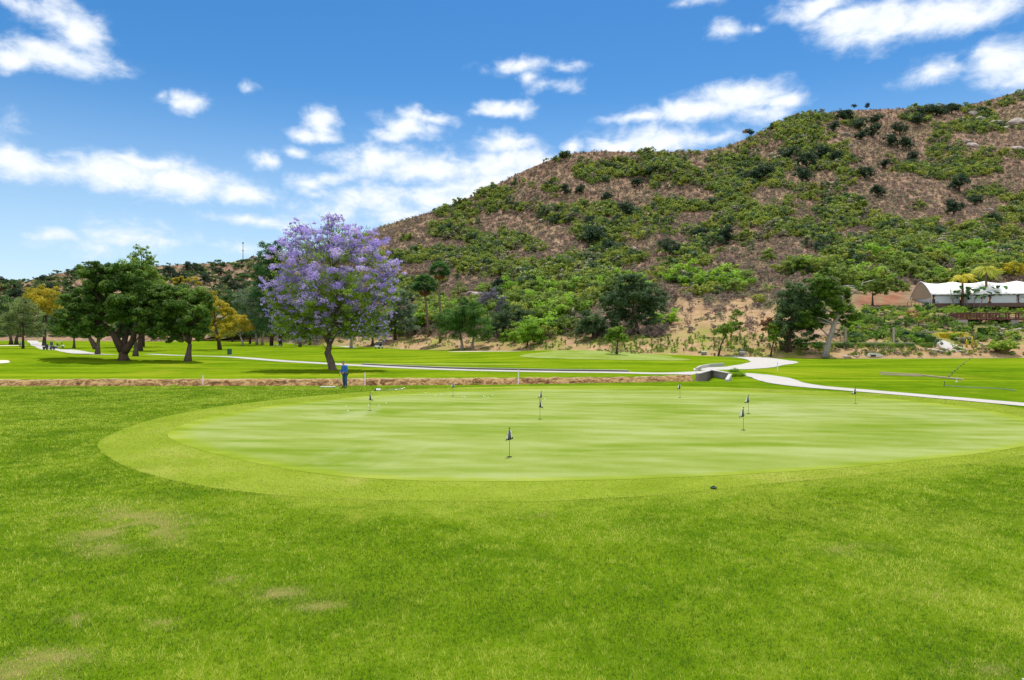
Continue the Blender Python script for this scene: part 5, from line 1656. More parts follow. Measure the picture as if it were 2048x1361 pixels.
golf_cart(gp(758, 697.5), R(-112), M['cartwhite'], 'white fronted golf cart parked where the fairway meets the dirt bank')
golf_cart(gp(98, 700), R(70), plain('cart_dark', (.03, .035, .04), .4), 'dark golf cart driving on the path between the left trees')
golf_cart(gp(119, 696), R(20), M['cartwhite'], 'pale golf cart parked side on just behind the dark cart')
g = gp(459, 710.5)
root = thing('utility_cabinet', 'dark green upright utility cabinet alone on the left fairway', 'cabinet', g)
mb = MB(); mb.box((0, 0, .03), (.85, .75, .12)); mb.build('plinth', M['conc_lt'], root)
mb = MB(); mb.box((0, 0, .62), (.70, .60, 1.08)); mb.build('cabinet_body', plain('cabinet_green', (.02, .09, .055), .5), root, bevel=.02)
mb = MB(); mb.box((0, 0, 1.19), (.76, .66, .06)); mb.build('lid', plain('lid_green', (.03, .12, .08), .5), root, bevel=.015)
mb = MB(); mb.box((.2, -.31, .65), (.04, .03, .14)); mb.build('handle', M['metal'], root)
g = gp(556, 694.5)
root = thing('picnic_table', 'pale picnic table in the tree shade left of the jacaranda', 'picnic table', g)
M['wood_lt'] = plain('weathered_wood', (.46, .42, .38), .8, .15)
mb = MB()
for y in (-.3, 0, .3): mb.box((0, y, .78), (2.2, .27, .06))
mb.build('tabletop', M['wood_lt'], root)
for s in (-1, 1):
    mb = MB(); mb.box((0, s * .72, .46), (2.2, .30, .06)); mb.build('bench', M['wood_lt'], root)
    mb = MB(); mb.bar((s * .8, -.72, 0), (s * .8, .25, .76), .07, .09); mb.bar((s * .8, .72, .02), (s * .8, -.25, .76), .07, .09); mb.bar((s * .8, -.75, .42), (s * .8, .75, .42), .07, .08); mb.build('trestle', M['wood_lt'], root)
for X, Y, lab in ((1408, 709.5, 'white topped low box on the bank edge left of the leaning slim tree'), (1484, 710, 'white low box among stones at the end of the hooked path')):
    g = gp(X, Y); root = thing('utility_box', lab, 'utility box', g)
    mb = MB(); mb.box((0, 0, .22), (.85, .55, .44)); mb.build('box_body', plain('box_grey', (.22, .21, .20), .7), root, bevel=.02)
    mb = MB(); mb.box((0, 0, .50), (.95, .65, .14)); mb.build('lid', M['cartwhite'], root, bevel=.03)
# cell tower and hilltop house
b = fhill_at(486, 523)
s = b.y / F
root = thing('radio_mast', 'thin grey radio mast on the crest of the far low hill', 'mast', b)
mb = MB(); mb.tube([(0, 0, -1), (0, 0, 38 * s)], [.42, .26], 10); mb.build('pole', plain('mast_steel', (.16, .16, .17), .5), root, smooth=True)
for zf, nm in ((36.5, 'antenna'), (21, 'antenna')):
    mb = MB()
    for k in range(6):
        a = k * math.pi / 3; mb.box((math.cos(a) * .75, math.sin(a) * .75, zf * s), (.3, .3, 1.6 if zf > 30 else .9), a); mb.bar((0, 0, zf * s), (math.cos(a) * .75, math.sin(a) * .75, zf * s), .1, .1)
    mb.build(nm, plain('antenna_grey', (.12, .12, .13), .5), root)
b = fhill_at(509, 521); s = b.y / F
root = thing('hilltop_house', 'low house with a brown hipped roof on the crest of the far low hill', 'house', b, .2)
mb = MB(); mb.box((0, 0, 1.2), (8.5, 6, 3.0)); mb.build('wall', plain('house_wall', (.40, .34, .28), .8), root)
mb = MB(); mb.add([(-5.2, -3.8, 2.72), (5.2, -3.8, 2.72), (5.2, 3.8, 2.72), (-5.2, 3.8, 2.72), (-2, 0, 4.6), (2, 0, 4.6)], [(0, 3, 2, 1), (0, 1, 5, 4), (1, 2, 5), (2, 3, 4, 5), (3, 0, 4)]); rf = mb.build('roof', plain('brown_roof', (.12, .085, .07), .9), root)
mb = MB(); mb.box((-1.2, .6, 4.7), (.9, .9, 2.0)); mb.build('chimney', plain('chimney_brick', (.25, .12, .08), .9), rf)
for x in (-2.5, 0, 2.5):
    mb = MB(); mb.box((x, -3.01, 1.4), (1.3, .08, 1.2)); mb.build('window', M['glassy'], root)

# ------------------------------------------------------------------ things on the right lawn
def ground_bar(name, label, cat, pts, w, h, mat, parts=None):
    P = [gp(*p) + Vector((0, 0, h / 2 + .03)) for p in pts]
    mb = MB()
    for a, b in zip(P[:-1], P[1:]): mb.bar(a, b, w, h)
    return tag(mb.build(name, mat), label, cat)


M['plank'] = plain('plank_wood', (.50, .40, .30), .85, .2, 3)
ground_bar('wooden_plank', 'long pale plank lying on the right lawn, upper of a pair', 'plank', [(1759, 747), (1840, 751.5)], .14, .10, M['plank'])
ground_bar('wooden_plank', 'long pale plank lying on the right lawn, lower of a pair', 'plank', [(1762, 750.5), (1842, 754)], .14, .10, M['plank'])
ground_bar('wooden_plank', 'pale plank end to end with the pair, reaching the wire baskets', 'plank', [(1843, 752.5), (1926, 761.5)], .14, .10, M['plank'])
ground_bar('hose', 'thin grey green hose stretched on the right lawn below the planks', 'hose', [(1889, 773), (1930, 776), (2000, 779), (2031, 783)], .05, .05, plain('hose_green', (.25, .32, .26), .6))
bk = None
for k in range(13):
    q = k / 12
    X = 1898 + (1945 - 1898) * q + 1.5 * math.sin(k * 2.1); Y = 755 - 40 * q ** .9
    if bk is None:
        bk = thing('ball_basket', 'small dark wire ball basket in the slanting row on the right lawn', 'basket', gp(X, Y), 0, 'wire ball baskets in a row on the right lawn'); bk.scale = (.6, .6, .6)
        mb = MB()
        for z, r_ in ((.02, .10), (.12, .12), (.22, .14)):
            ring = [(r_ * math.cos(a), r_ * math.sin(a), z) for a in np.linspace(0, 2 * math.pi, 13)]
            mb.tube(ring, .010, 5, False)
        for a in np.linspace(0, 2 * math.pi, 10, endpoint=False): mb.tube([(.10 * math.cos(a), .10 * math.sin(a), .02), (.14 * math.cos(a), .14 * math.sin(a), .22)], .008, 5)
        mb.build('wire_frame', plain('wire_dark', (.05, .05, .045), .5), bk)
        mb = MB(); mb.tube([(-.14, 0, .22), (-.08, 0, .42), (.08, 0, .42), (.14, 0, .22)], .010, 6); mb.build('handle', plain('wire_pale', (.45, .44, .42), .5), bk)
    else:
        c = copy_tree(bk); c.location = gp(X, Y); c.rotation_euler = (0, 0, k * .7)
for X, Y, lab in ((1889, 772.5, 'dark sprinkler stand at the hose end on the right lawn'), (1913, 764, 'small white sprinkler stand below the plank ends')):
    g = gp(X, Y); root = thing('sprinkler_stand', lab, 'sprinkler', g); root.scale = (.6, .6, .6)
    mb = MB(); mb.lathe([(.16, 0), (.15, .04), (.03, .06), (.025, .40), (.05, .42), (.05, .52), (.02, .54)], n=12); mb.build('stand', M['black'] if X < 1900 else M['cartwhite'], root, smooth=False)
    mb = MB(); mb.bar((-.1, 0, .54), (.1, 0, .56), .03, .03); mb.build('arm', M['metal'], root)

# ------------------------------------------------------------------ vineyard rows on the bank
vm, st_ = [], None
for k in range(3):
    V, f, rn, _ = crown([(0, 0, .85, .26, .26, .48), (.05, 0, .45, .22, .22, .25, .5)], 110, .20, .4, 8, .7, up=.3)
    me = mesh_np('foliage', V, f, rnd=rn); me.materials.append((M['hedge'], M['bright'], M['hedge_lt'])[k]); vm.append(me)
mb = MB(); mb.box((0, 0, .7), (.05, .05, 1.5)); st_ = mb.mesh('stake'); st_.materials.append(plain('vine_stake', (.20, .15, .10), .9))
cnt = 0
for row in range(7):
    for k in range(34):
        X = 800 + k * 24.5 + row * 9 + random.uniform(-6, 6)
        ybase = {True: 0}.get(False, 0) + itp(X, [800, 870, 1000, 1250, 1400, 1520, 1660], [693, 697, 697, 705, 707, 706, 706])
        Y = ybase - 3 - row * 4.3 + random.uniform(-1.5, 1.5)
        if X > 1650 or (875 < X < 1000) or (1010 < X < 1095 and row < 6 and random.random() < .6) or (1560 < X < 1640 and row > 2) or random.random() < .30 or (X < 875 and row > 3) or (1150 < X < 1330 and row > 5): continue
        b = spot(X, Y); s_ = b.y / F
        r_ = thing('vine_plant', 'young staked vine planted on the dry bank below the hill', 'vine', b, random.uniform(0, 6), 'young vines planted in rows on the bank')
        q = random.uniform(.55, 1.15); r_.scale = (q * 1.15, q * 1.15, q)
        link('foliage', vm[random.randrange(3)], None, r_); link('stake', st_, None, r_)
        cnt += 1
Xb = rng.uniform(700, 2150, 2600); Yb_ = itp(Xb, [700, 800, 870, 1000, 1250, 1400, 1520, 1660, 2048, 2150], [694, 697, 699, 701, 708, 711, 712, 712, 711, 711]) - rng.random(2600) ** 1.3 * 36
kb = (fbm(Xb / 22, Yb_ / 6, 3, 191) > .44) & ~((np.abs(Xb - 1895) < 16) & (Yb_ < 702)) & ~((Xb > 1690) & (Yb_ < 694))
Pb = [spot(a, b_) for a, b_ in zip(Xb[kb], Yb_[kb])]
scatter('bank_weeds', 'low weeds and dry tufts scattered over the bank below the hill', Pb, rng.uniform(.35, 1.25, len(Pb)), [(shrub_mesh('weed', 90, .20, .5, 7, cl=.40, aspect=.4), M[k]) for k in ('scrub_dry', 'scrub_yel', 'scrub_grn', 'bright', 'scrub_gry')])
# lush bushes at the foot of the hill
fb = [('foot_bush', shrub_mesh('foot_bush', 700, .085, .66, 20, cl=.28), m_) for m_ in (M['scrub_grn'], M['bright'], M['oak_far'], M['scrub_yel'], M['yew'])]
for f_ in fb: f_[1].materials.append(f_[2])
FB = [(1602, 682, 26, 4), (1638, 688, 18, 4), (1572, 686, 18, 4), (1690, 690, 14, 2), (845, 640, 24, 2), (820, 655, 22, 2), (865, 612, 26, 4), (900, 600, 22, 0), (885, 625, 18, 1), (955, 605, 22, 1), (1000, 640, 26, 0), (1010, 668, 22, 1), (1030, 675, 18, 3), (1005, 655, 22, 2), (985, 655, 20, 4), (1095, 640, 24, 0), (1115, 650, 16, 3), (1125, 625, 26, 0), (1150, 615, 24, 3), (1160, 600, 26, 3), (1110, 605, 26, 3), (1130, 640, 16, 2), (1080, 610, 22, 1), (1050, 600, 26, 3), (1020, 590, 20, 0), (1180, 590, 24, 3), (1200, 575, 22, 0), (1340, 600, 12, 2), (1390, 566, 20, 0), (1430, 560, 24, 2), (1470, 572, 18, 2), (1520, 598, 18, 3), (1540, 575, 16, 0), (1215, 672, 14, 2), (1330, 655, 12, 2), (860, 660, 12, 4), (920, 580, 20, 0), (970, 575, 22, 1), (1400, 703, 6, 2), (1497, 697, 10, 4), (1385, 697, 9, 1), (1350, 700, 9, 1), (1465, 692, 10, 1)]
for X, Y, r, k in FB:
    b = spot(X, Y + r * .55); s = 2.0 * r * b.y / F
    o = tag(link('foot_bush', fb[k][1], None, None, b - Vector((0, 0, .15))), ('olive green leafy bush at the foot of the hill', 'fresh green leafy bush at the foot of the hill', 'grey green leafy bush at the foot of the hill', 'yellow green leafy bush at the foot of the hill', 'dark green leafy bush at the foot of the hill')[k], 'bush', ('olive', 'fresh', 'grey', 'yellow', 'dark')[k] + ' bushes at the foot of the hill')
    o.scale = (s * random.uniform(.95, 1.2), s, s * random.uniform(.8, 1.0)); o.rotation_euler = (0, 0, random.uniform(0, 6.28))
for k, (X, Y, rx) in enumerate(((835, 660, 34), (800, 664, 26), (860, 655, 18))):
    b = spot(X, Y + 6); s = 2 * rx * b.y / F
    o = tag(link('brush_heap', shrub_mesh('brush_heap', 1400, .05, .4, 26, cl=.2, aspect=.35), M['bougain'], None, b - Vector((0, 0, .1))), ('dusky pink brush heap left of the palm trunks, widest of three', 'dusky pink brush heap beside the drooping olive tree', 'small dusky pink brush heap between the two palm trunks')[k], 'brush heap')
    o.scale = (s, s * .7, s * .45)
# ------------------------------------------------------------------ marquee
P0 = hill_at(1863, 613.5)
ax_ = np.array([.985, -.16, 0]); ax_ /= np.linalg.norm(ax_); dp = np.array([.16, .985, 0]); dp /= np.linalg.norm(dp)
root = thing('marquee_tent', 'long white marquee tent with an arched tan end wall above the garden', 'tent', P0)
TW, EV, AP, LEN = 11.8, 2.75, 6.2, 42.0


def prof(v):
    """v in 0..1 across the tent, front eave to back eave"""
    a = abs(v - .5) * 2
    return EV + (AP - EV) * (1 - a ** 1.5) ** .95


P, fs = [], []
na, nv = 73, 19
for i in range(na):
    q = i / (na - 1) * LEN
    frame = abs(math.sin(math.pi * q / 7.0))
    for j in range(nv):
        v = j / (nv - 1)
        z = prof(v) - .45 * frame * (1 - abs(v - .5) * 2) - .05 * frame
        sc_ = .16 * (math.sin(math.pi * q / 1.0) ** 2) if j in (0, nv - 1) else 0
        p = ax_ * q + dp * (v * TW) + np.array([0, 0, z + sc_ * .6]); P.append(p)
for i in range(na - 1):
    for j in range(nv - 1): fs.append((i * nv + j, (i + 1) * nv + j, (i + 1) * nv + j + 1, i * nv + j + 1))
mb = MB(); mb.add(P, fs); M['tent'] = plain('tent_white', (.80, .80, .79), .6, .03, .5, .2)
ro = mb.build('roof', M['tent'], root, smooth=True); md = ro.modifiers.new('t', 'SOLIDIFY'); md.thickness = .05
mb = MB(); E = [ax_ * .25 + dp * (v * TW) + np.array([0, 0, prof(v) - .08]) for v in np.linspace(.02, .98, 17)]
lo = [ax_ * .25 + dp * (v * TW) + np.array([0, 0, 2.0]) for v in (.98, .02)]
mb.add(E + lo, [tuple(range(len(E) + 2))]); mb.build('end_wall', plain('tan_canvas', (.46, .36, .24), .8, .06, .6), root)
mb = MB(); mb.add([ax_ * .28 + dp * (v * TW) + np.array([0, 0, z]) for v, z in ((.02, .1), (.98, .1), (.98, 1.95), (.02, 1.95))], [(0, 1, 2, 3)]); mb.build('lower_wall', plain('white_panel', (.62, .62, .62), .7, .05), root)
mb = MB(); E = [ax_ * .0 + dp * (v * TW) + np.array([0, 0, prof(v) + .02]) for v in np.linspace(0, 1, 25)]
mb.tube([dp * 0 + np.array([0, 0, -.5])] + E + [dp * TW + np.array([0, 0, -.8])], .13, 8); mb.build('end_arch', plain('frame_grey', (.50, .50, .52), .5), root, smooth=True)
for k in range(7):
    mb = MB(); q = 1.0 + k * 6.0; a = ax_ * q + dp * .55; b_ = ax_ * (q + 5.3) + dp * .55
    mb.add([(*a[:2], .75), (*b_[:2], .75), (*b_[:2], 2.6), (*a[:2], 2.6)], [(0, 1, 2, 3)]); mb.build('wall_panel', plain('pale_screen', (.50, .54, .58), .5, .08), root)
    mb = MB(); a = ax_ * (q - .4) + dp * .4; mb.box((a[0], a[1], 1.4), (.22, .22, 2.9), -.16); mb.build('post', plain('dark_post', (.07, .06, .08), .7), root)
mb = MB(); a = ax_ * .6 + dp * .35; b_ = ax_ * LEN + dp * .35; mb.bar((a[0], a[1], .3), (b_[0], b_[1], .3), .3, .9); mb.build('base_wall', plain('base_brown', (.12, .075, .06), .9), root)
mb = MB(); F0 = P0 - Vector((6.5, 0, 0))
root2 = thing('railing', 'dark thin railing left of the marquee end', 'railing', hill_at(1815, 614))
for i in range(9):
    mb.box((i * .9, 0, .5), (.07, .07, 1.3))
mb.build('posts', plain('rail_dark', (.05, .045, .045), .7), root2)
mb = MB(); mb.bar((-.1, 0, 1.12), (7.3, 0, 1.12), .07, .07); mb.bar((-.1, 0, .35), (7.3, 0, .35), .05, .05); mb.build('handrail', plain('rail_dark2', (.05, .045, .045), .7), root2)
# giant bird of paradise plants in front of the marquee
for X, lab, n in ((1936, 'clump of banana like plants under the shorter feathery palm', 30), (1975, 'clump of banana like plants under the taller feathery palm', 26), (2018, 'clump of banana like plants at the far right of the marquee front', 22)):
    b = hill_at(X, 618); s = b.y / F
    root = thing('banana_plant', lab, 'plant', b, 0)
    Vs, Fs, Rn, off = [], [], [], 0; mb = MB()
    for k in range(n):
        x0, y0 = random.gauss(0, 1.7), random.gauss(0, .9); h = random.uniform(2.4, 6.2)
        az = random.uniform(0, 6.28); d = np.array([math.cos(az), math.sin(az), 0])
        p0 = np.array([x0, y0, h * .78]); L = random.uniform(1.4, 2.5)
        if k % 3 == 0: mb.tube([(x0 * .7, y0 * .7, -.1), (x0 * .9, y0 * .9, h * .42), tuple(p0)], [.14, .11, .05], 6)
        sd_ = np.cross(d, [0, 0, 1]); pr_ = None
        for j in range(5):
            q = j / 4
            c = p0 + d * (L * .75 * q) + np.array([0, 0, L * (1.05 * q - .75 * q * q)]); w = .48 * math.sin(math.pi * min(.97, .12 + q * .88))
            a, b2 = c - sd_ * w, c + sd_ * w
            if pr_ is not None:
                Vs += [pr_[0], a, c - np.array([0, 0, .05]), pr_[2], pr_[2], c - np.array([0, 0, .05]), b2, pr_[1]]; Fs += [[off, off + 1, off + 2, off + 3], [off + 4, off + 5, off + 6, off + 7]]; off += 8; rr = random.random(); Rn += [rr, rr * .8]
            pr_ = (a, b2, c - np.array([0, 0, .05]))
    link('foliage', mesh_np('foliage', np.array(Vs), np.array(Fs), rnd=Rn), M['palmleaf'], root)
    mb.build('stems', plain('banana_stem', (.22, .17, .17), .8), root, smooth=True)
# ------------------------------------------------------------------ garden terraces


def hedge_box(X, Y, wpx, hpx, dpth, mat, name, label, cat, group=None, rz=0.0, n=900, rnd_=.42, size=.10):
    """clipped hedge: leaf faces over a rounded box, base at photo pixel X, Y"""
    b = hill_at(X, Y); s = b.y / F
    w, h = wpx * s, hpx * s
    u = rng.uniform(-1, 1, (n, 3)); ax3 = rng.integers(0, 3, n)
    for a in range(3):
        k = ax3 == a; u[k, a] = np.sign(u[k, a])
    nrm = u / np.linalg.norm(u, axis=1)[:, None]
    p = u * (1 - rnd_) + nrm * rnd_ * 1.25
    p = p * (1 + rng.normal(0, .07, (n, 1)))
    p = p * np.array([w / 2, dpth / 2, h / 2]) + np.array([0, 0, h / 2])
    V, f = leaf_quads(p, nrm + unit(n) * .6, size * (s / .085), .65)
    o = link(name, mesh_np(name, V, f, rnd=np.clip(.45 * (vnoise(p[:, 0] * 3, p[:, 2] * 3 + p[:, 1], 3)) + .55 * rng.random(n), 0, 1)), mat, None, b - Vector((0, 0, .1)))
    core = MB(); core.box((0, 0, h * .42), (w * .72, dpth * .65, h * .70)); core.build('core', mat, o, bevel=.1)
    o.rotation_euler = (0, 0, rz)
    return tag(o, label, cat, group)


for X, w_ in ((1679, 18), (1700, 15), (1721, 12), (1740, 21), (1762, 19), (1779, 15), (1797, 21), (1820, 20), (1853, 30), (1660, 14), (1634, 18)):
    hedge_box(X, 694.5, w_, 9.5, 1.2, M['hedge_lt'] if w_ < 16 else M['hedge_md'], 'low_hedge', 'low clipped box hedge in the row along the garden edge' if w_ >= 16 else 'small pale clipped hedge in the row along the garden edge', 'hedge', ('low clipped hedges along the garden edge' if w_ >= 16 else 'small pale hedges along the garden edge'), n=650)


def round_bush(X, Y, rx, ry, mat, name, label, cat='bush', n=1100, group=None, size=.085):
    b = hill_at(X, Y + ry); s = b.y / F
    V, f, rn, _ = crown([(0, 0, ry * s, rx * s, rx * s * .8, ry * s)], n, size * (s / .085) * 1.4, .30, 26, .65, shell=(.65, .95), up=.5, spread=.5)
    return tag(link(name, mesh_np(name, V, f, rnd=rn), mat, None, b - Vector((0, 0, .1))), label, cat, group)


round_bush(1748, 671, 10, 13, M['hedge'], 'garden_bush', 'tall rounded dark green bush beside the left pergola post')
round_bush(1763, 671, 7, 7, M['hedge'], 'garden_bush', 'small round bush next to the tall rounded dark bush')
round_bush(1777, 680, 11, 8, M['hedge_lt'], 'garden_bush', 'soft pale green mound bush in front of the right pergola post')
round_bush(1800, 673, 12, 13, M['hedge'], 'garden_bush', 'broad dark bush right behind the right pergola post')
round_bush(1822, 677, 11, 10, M['bright'], 'garden_bush', 'yellow green leafy bush left of the blue green clipped cube')
hedge_box(1841, 684, 17, 20, 1.8, M['hedge_dk'], 'clipped_hedge', 'dark blue green clipped cube hedge at the middle of the garden', 'hedge')
hedge_box(1860, 688, 22, 20, 1.8, M['hedge'], 'clipped_hedge', 'green block hedge right of the blue green clipped cube', 'hedge')
round_bush(1876, 686, 9, 9, M['euca'], 'garden_bush', 'grey green bush at the left side of the garden path')
round_bush(1912, 690, 10, 10, M['scrub_yel'], 'garden_bush', 'loose olive bush at the right side of the garden path')
hedge_box(1903, 676, 56, 12, 1.6, M['hedge_yel'], 'golden_hedge', 'long slanting hedge topped with golden yellow flowers', 'hedge', rz=-.25, n=1800)
round_bush(1927, 656, 14, 7, M['bright'], 'garden_bush', 'flat bright green bush above the golden hedge')
round_bush(1912, 653, 9, 5, M['hedge'], 'garden_bush', 'small dark bush left of the flat bright green bush')
hedge_box(1968, 670, 26, 20, 2.0, M['hedge'], 'clipped_hedge', 'dark rounded block hedge below the wooden bridge', 'hedge')
round_bush(1955, 674, 22, 7, M['hedge'], 'garden_bush', 'wide low dark bush in front of the rounded block hedge')
round_bush(1996, 672, 13, 6, M['hedge_dk'], 'garden_bush', 'low blue green bush behind the dome topiary')
round_bush(2023, 668, 15, 9, M['hedge_lt'], 'garden_bush', 'yellow green bush behind the right side of the dome topiary')
round_bush(2034, 675, 12, 6, M['hedge'], 'garden_bush', 'grey green low bush right of the dome topiary')
round_bush(1945, 684, 12, 5, M['bright'], 'garden_bush', 'fresh green low plants left of the dome topiary')
for k, (X, h) in enumerate(((1933, 16), (1944, 22), (1952, 14))):
    b = hill_at(X, 695); s = b.y / F
    o = thing('cactus', ('short yellow column cactus, left of the trio beside the dome topiary', 'tallest yellow column cactus of the trio beside the dome topiary', 'shortest green yellow column cactus of the trio beside the dome topiary')[k], 'cactus', b, 0)
    mb = MB(); mb.tube([(0, 0, -.1), (0, 0, h * s * .6), (.03, 0, h * s)], [.17, .16, .07], 9); mb.build('stem', plain('cactus_yellow', (.46, .36, .03) if k < 2 else (.28, .33, .03), .7), o, smooth=True)
    mb = MB(); mb.tube([(0, 0, h * s * .3), (.3, 0, h * s * .38), (.32, 0, h * s * .65)], [.08, .09, .05], 8); mb.build('arm', plain('cactus_arm', (.42, .34, .03), .7), o, smooth=True)
# dome topiary on its woody base
b = hill_at(2006, 706); s = b.y / F
root = thing('dome_topiary', 'wide flat domed shrub on a tapering brown trunk base at the lawn edge', 'shrub', b)
V, f, rn, _ = crown([(0, 0, 15 * s, 31 * s, 22 * s, 9.5 * s), (-.8, -.3, 11 * s, 29 * s, 20 * s, 5 * s)], 12000, .16, .34, 80, .65, shell=(.55, .95), up=.7)
link('crown', mesh_np('crown', V, f, rnd=rn), M['hedge_lt'], root)
mb = MB(); mb.lathe([(8 * s, -.2), (8.5 * s, 1 * s), (12 * s, 6 * s), (17 * s, 10 * s)], n=18); mb.build('trunk', plain('woody_base', (.13, .095, .045), .95, .4, 3), root, smooth=True)
b = hill_at(1945, 668); s = b.y / F
root = thing('potted_topiary', 'flat topped topiary in a terracotta pot below the bridge', 'potted plant', b)
mb = MB(); mb.lathe([(4 * s, 0), (5.5 * s, .5 * s), (3 * s, 4 * s), (4.2 * s, 9 * s), (4.6 * s, 9.4 * s)], n=16); mb.build('pot', plain('terracotta', (.36, .20, .13), .85), root, smooth=True)
mb = MB(); mb.tube([(0, 0, 9 * s), (0, 0, 18 * s)], .12, 8); mb.build('stem', M['bark_dk'], root)
V, f, rn, _ = crown([(0, 0, 20 * s, 10 * s, 9 * s, 4.2 * s)], 900, .14, .3, 22, .65, shell=(.6, .95)); link('crown', mesh_np('crown', V, f, rnd=rn), M['hedge'], root)
# upper planting: pleached hedge, flower mass, yellow band
for k in range(8):
    X = 1712 + k * 25
    b = hill_at(X, 655); s = b.y / F
    o = thing('trained_tree', 'small trained tree with a bushy top in the hedge row above the terraces', 'tree', b, 0, 'trained trees in the hedge row')
    V, f, rn, _ = crown([(0, 0, 15 * s, 14 * s, 1.0, 6.5 * s)], 900, .17, .3, 22, .65, shell=(.55, 1.0)); link('crown', mesh_np('crown', V, f, rnd=rn), M['hedge'] if k != 5 else M['hedge_lt'], o)
    mb = MB(); mb.tube([(0, 0, -.1), (.05, 0, 10 * s)], [.12, .08], 7); mb.build('trunk', M['bark_dk'], o, smooth=True)
for k, (X, Y, rx, ry, mt, lab) in enumerate(((1826, 628, 14, 8, 'pink', 'mound of salmon pink flowers below the marquee end'), (1800, 630, 18, 7, 'hedge_lt', 'yellow green shrub mass left of the pink flowers'), (1855, 628, 16, 7, 'hedge_lt', 'yellow green shrub mass right of the pink flowers'), (1885, 624, 18, 7, 'bright', 'bright green arching shrubs in front of the marquee base'), (1915, 622, 16, 8, 'bright', 'bright green arching shrubs under the shorter feathery palm'), (1852, 641, 18, 6, 'pink', 'orange pink flowering shrubs above the trained hedge row'), (1775, 628, 18, 5, 'scrub_gry', 'pale dry shrub strip left of the garden flowers'), (1855, 613, 9, 7, 'hedge_dk', 'dark round agave like bush at the marquee corner'), (1735, 636, 20, 10, 'hedge', 'green shrub mass at the left end of the terraces'), (1708, 650, 18, 12, 'bright', 'leafy green shrub mass behind the leaning pine'), (1712, 676, 16, 10, 'hedge_dk', 'shaded blue green ground bush right of the leaning pine'), (1740, 655, 12, 7, 'scrub_yel', 'olive shrub left of the trained trees'), (1855, 660, 26, 4, 'hedge_lt', 'long low pale hedge above the golden hedge'), (1800, 662, 24, 4, 'hedge_lt', 'long low pale hedge behind the right pergola post'), (1958, 620, 16, 5, 'hedge', 'clipped oval hedge above the left end of the bridge'), (2010, 621, 40, 4, 'hedge', 'long low hedge behind the bridge railing'))):
    round_bush(X, Y, rx * 1.15, ry * 1.3, M[mt], 'garden_shrub', lab, 'shrub', 2200)
Xg, Yg = rng.uniform(1690, 2120, 760), rng.uniform(617, 689, 760)
kp = (fbm(Xg / 26, Yg / 9, 3, 171) > .40) & ~((np.abs(Xg - 1893) < 12) & (Yg > 680))
scatter('garden_planting', 'mixed low planting that covers the garden terraces', [hill_at(a, b_) - Vector((0, 0, .05)) for a, b_ in zip(Xg[kp], Yg[kp])], rng.uniform(.9, 2.6, int(kp.sum())),
        [(shrub_mesh('planting', 260, .13, .6, 10, cl=.36), M[k]) for k in ('hedge', 'hedge_lt', 'bright', 'hedge', 'scrub_grn', 'hedge_dk', 'scrub_gry')])
# pergola posts, low wall
for X, lab in ((1691, 'weathered pale garden post left of the tall rounded bush'), (1787, 'weathered pale garden post among the garden bushes')):
    b = hill_at(X, 690); s = b.y / F; root = thing('garden_post', lab, 'post', b)
    mb = MB(); mb.box((0, 0, 16 * s), (.30, .30, 34 * s)); mb.build('post', plain('post_wood', (.40, .33, .27), .9), root, bevel=.02)
    mb = MB(); mb.box((0, 0, 33.4 * s), (.42, .42, .14)); mb.build('cap', M['wood_lt'], root, bevel=.02)
b0 = hill_at(1560, 691); b1 = hill_at(1830, 691)
root = thing('garden_wall', 'low grey wall behind the clipped hedges of the garden edge', 'wall')
mb = MB(); N_ = 14
for k in range(N_):
    a = hill_at(1560 + 270 * k / N_, 691); b = hill_at(1560 + 270 * (k + 1) / N_, 691); mb.bar(a + Vector((0, .5, .18)), b + Vector((0, .5, .18)), .25, .55)
mb.build('wall', plain('block_wall', (.17, .16, .16), .9), root)
mb = MB()
for k in range(N_):
    a = hill_at(1560 + 270 * k / N_, 691); b = hill_at(1560 + 270 * (k + 1) / N_, 691); mb.bar(a + Vector((0, .5, .49)), b + Vector((0, .5, .49)), .30, .07)
mb.build('coping', M['conc_lt'], root)
# terrace edging stones
for Y, X0, X1, lab in ((652, 1715, 1900, 'low stone edging under the trained trees'), (666, 1760, 1880, 'low stone edging under the pale low hedges'), (640, 1900, 2046, 'stone bank edging below the wooden bridge')):
    mb = MB(); n_ = 16
    for k in range(n_):
        a = hill_at(X0 + (X1 - X0) * k / n_, Y); b = hill_at(X0 + (X1 - X0) * (k + .9) / n_, Y); mb.bar(a + Vector((0, 0, .1)), b + Vector((0, 0, .1)), .4, random.uniform(.45, .7))
    tag(mb.build('stone_edging', M['rock']), lab, 'edging')
# wooden bridge
b = hill_at(1908, 645); s = b.y / F
root = thing('wooden_bridge', 'dark red wooden footbridge with posts and slatted railing in the garden', 'bridge', b)
M['redwood'] = plain('red_wood', (.13, .045, .035), .8, .2)
L = 175 * s; z0 = 6 * s
mb = MB(); mb.box((L / 2, 0, z0), (L, 2.2, .28)); mb.build('deck', M['redwood'], root, bevel=.02)
for sy in (-1.0, 1.0):
    mb = MB(); mb.bar((0, sy, z0 + 1.25), (L, sy, z0 + 1.25), .12, .14); mb.bar((0, sy, z0 + .35), (L, sy, z0 + .35), .08, .1); mb.build('handrail', M['redwood'], root)
    mb = MB()
    for k in range(int(L / .28)):
        if k * .28 < L * .48 and k % 6: mb.box((k * .28, sy, z0 + .78), (.16, .04, .85))
    mb.build('slats', M['redwood'], root)
    for k in range(10):
        mb = MB(); mb.box((k * L / 9, sy, z0 + .62), (.22, .2, 1.5)); mb.build('post', M['redwood'], root, bevel=.02)
mb = MB(); mb.box((115 * s, 0, z0 - 1.6), (16 * s, 2.0, 3.0)); mb.build('stone_pier', plain('pier_stone', (.30, .25, .24), .9, .4, 2), root, bevel=.05)
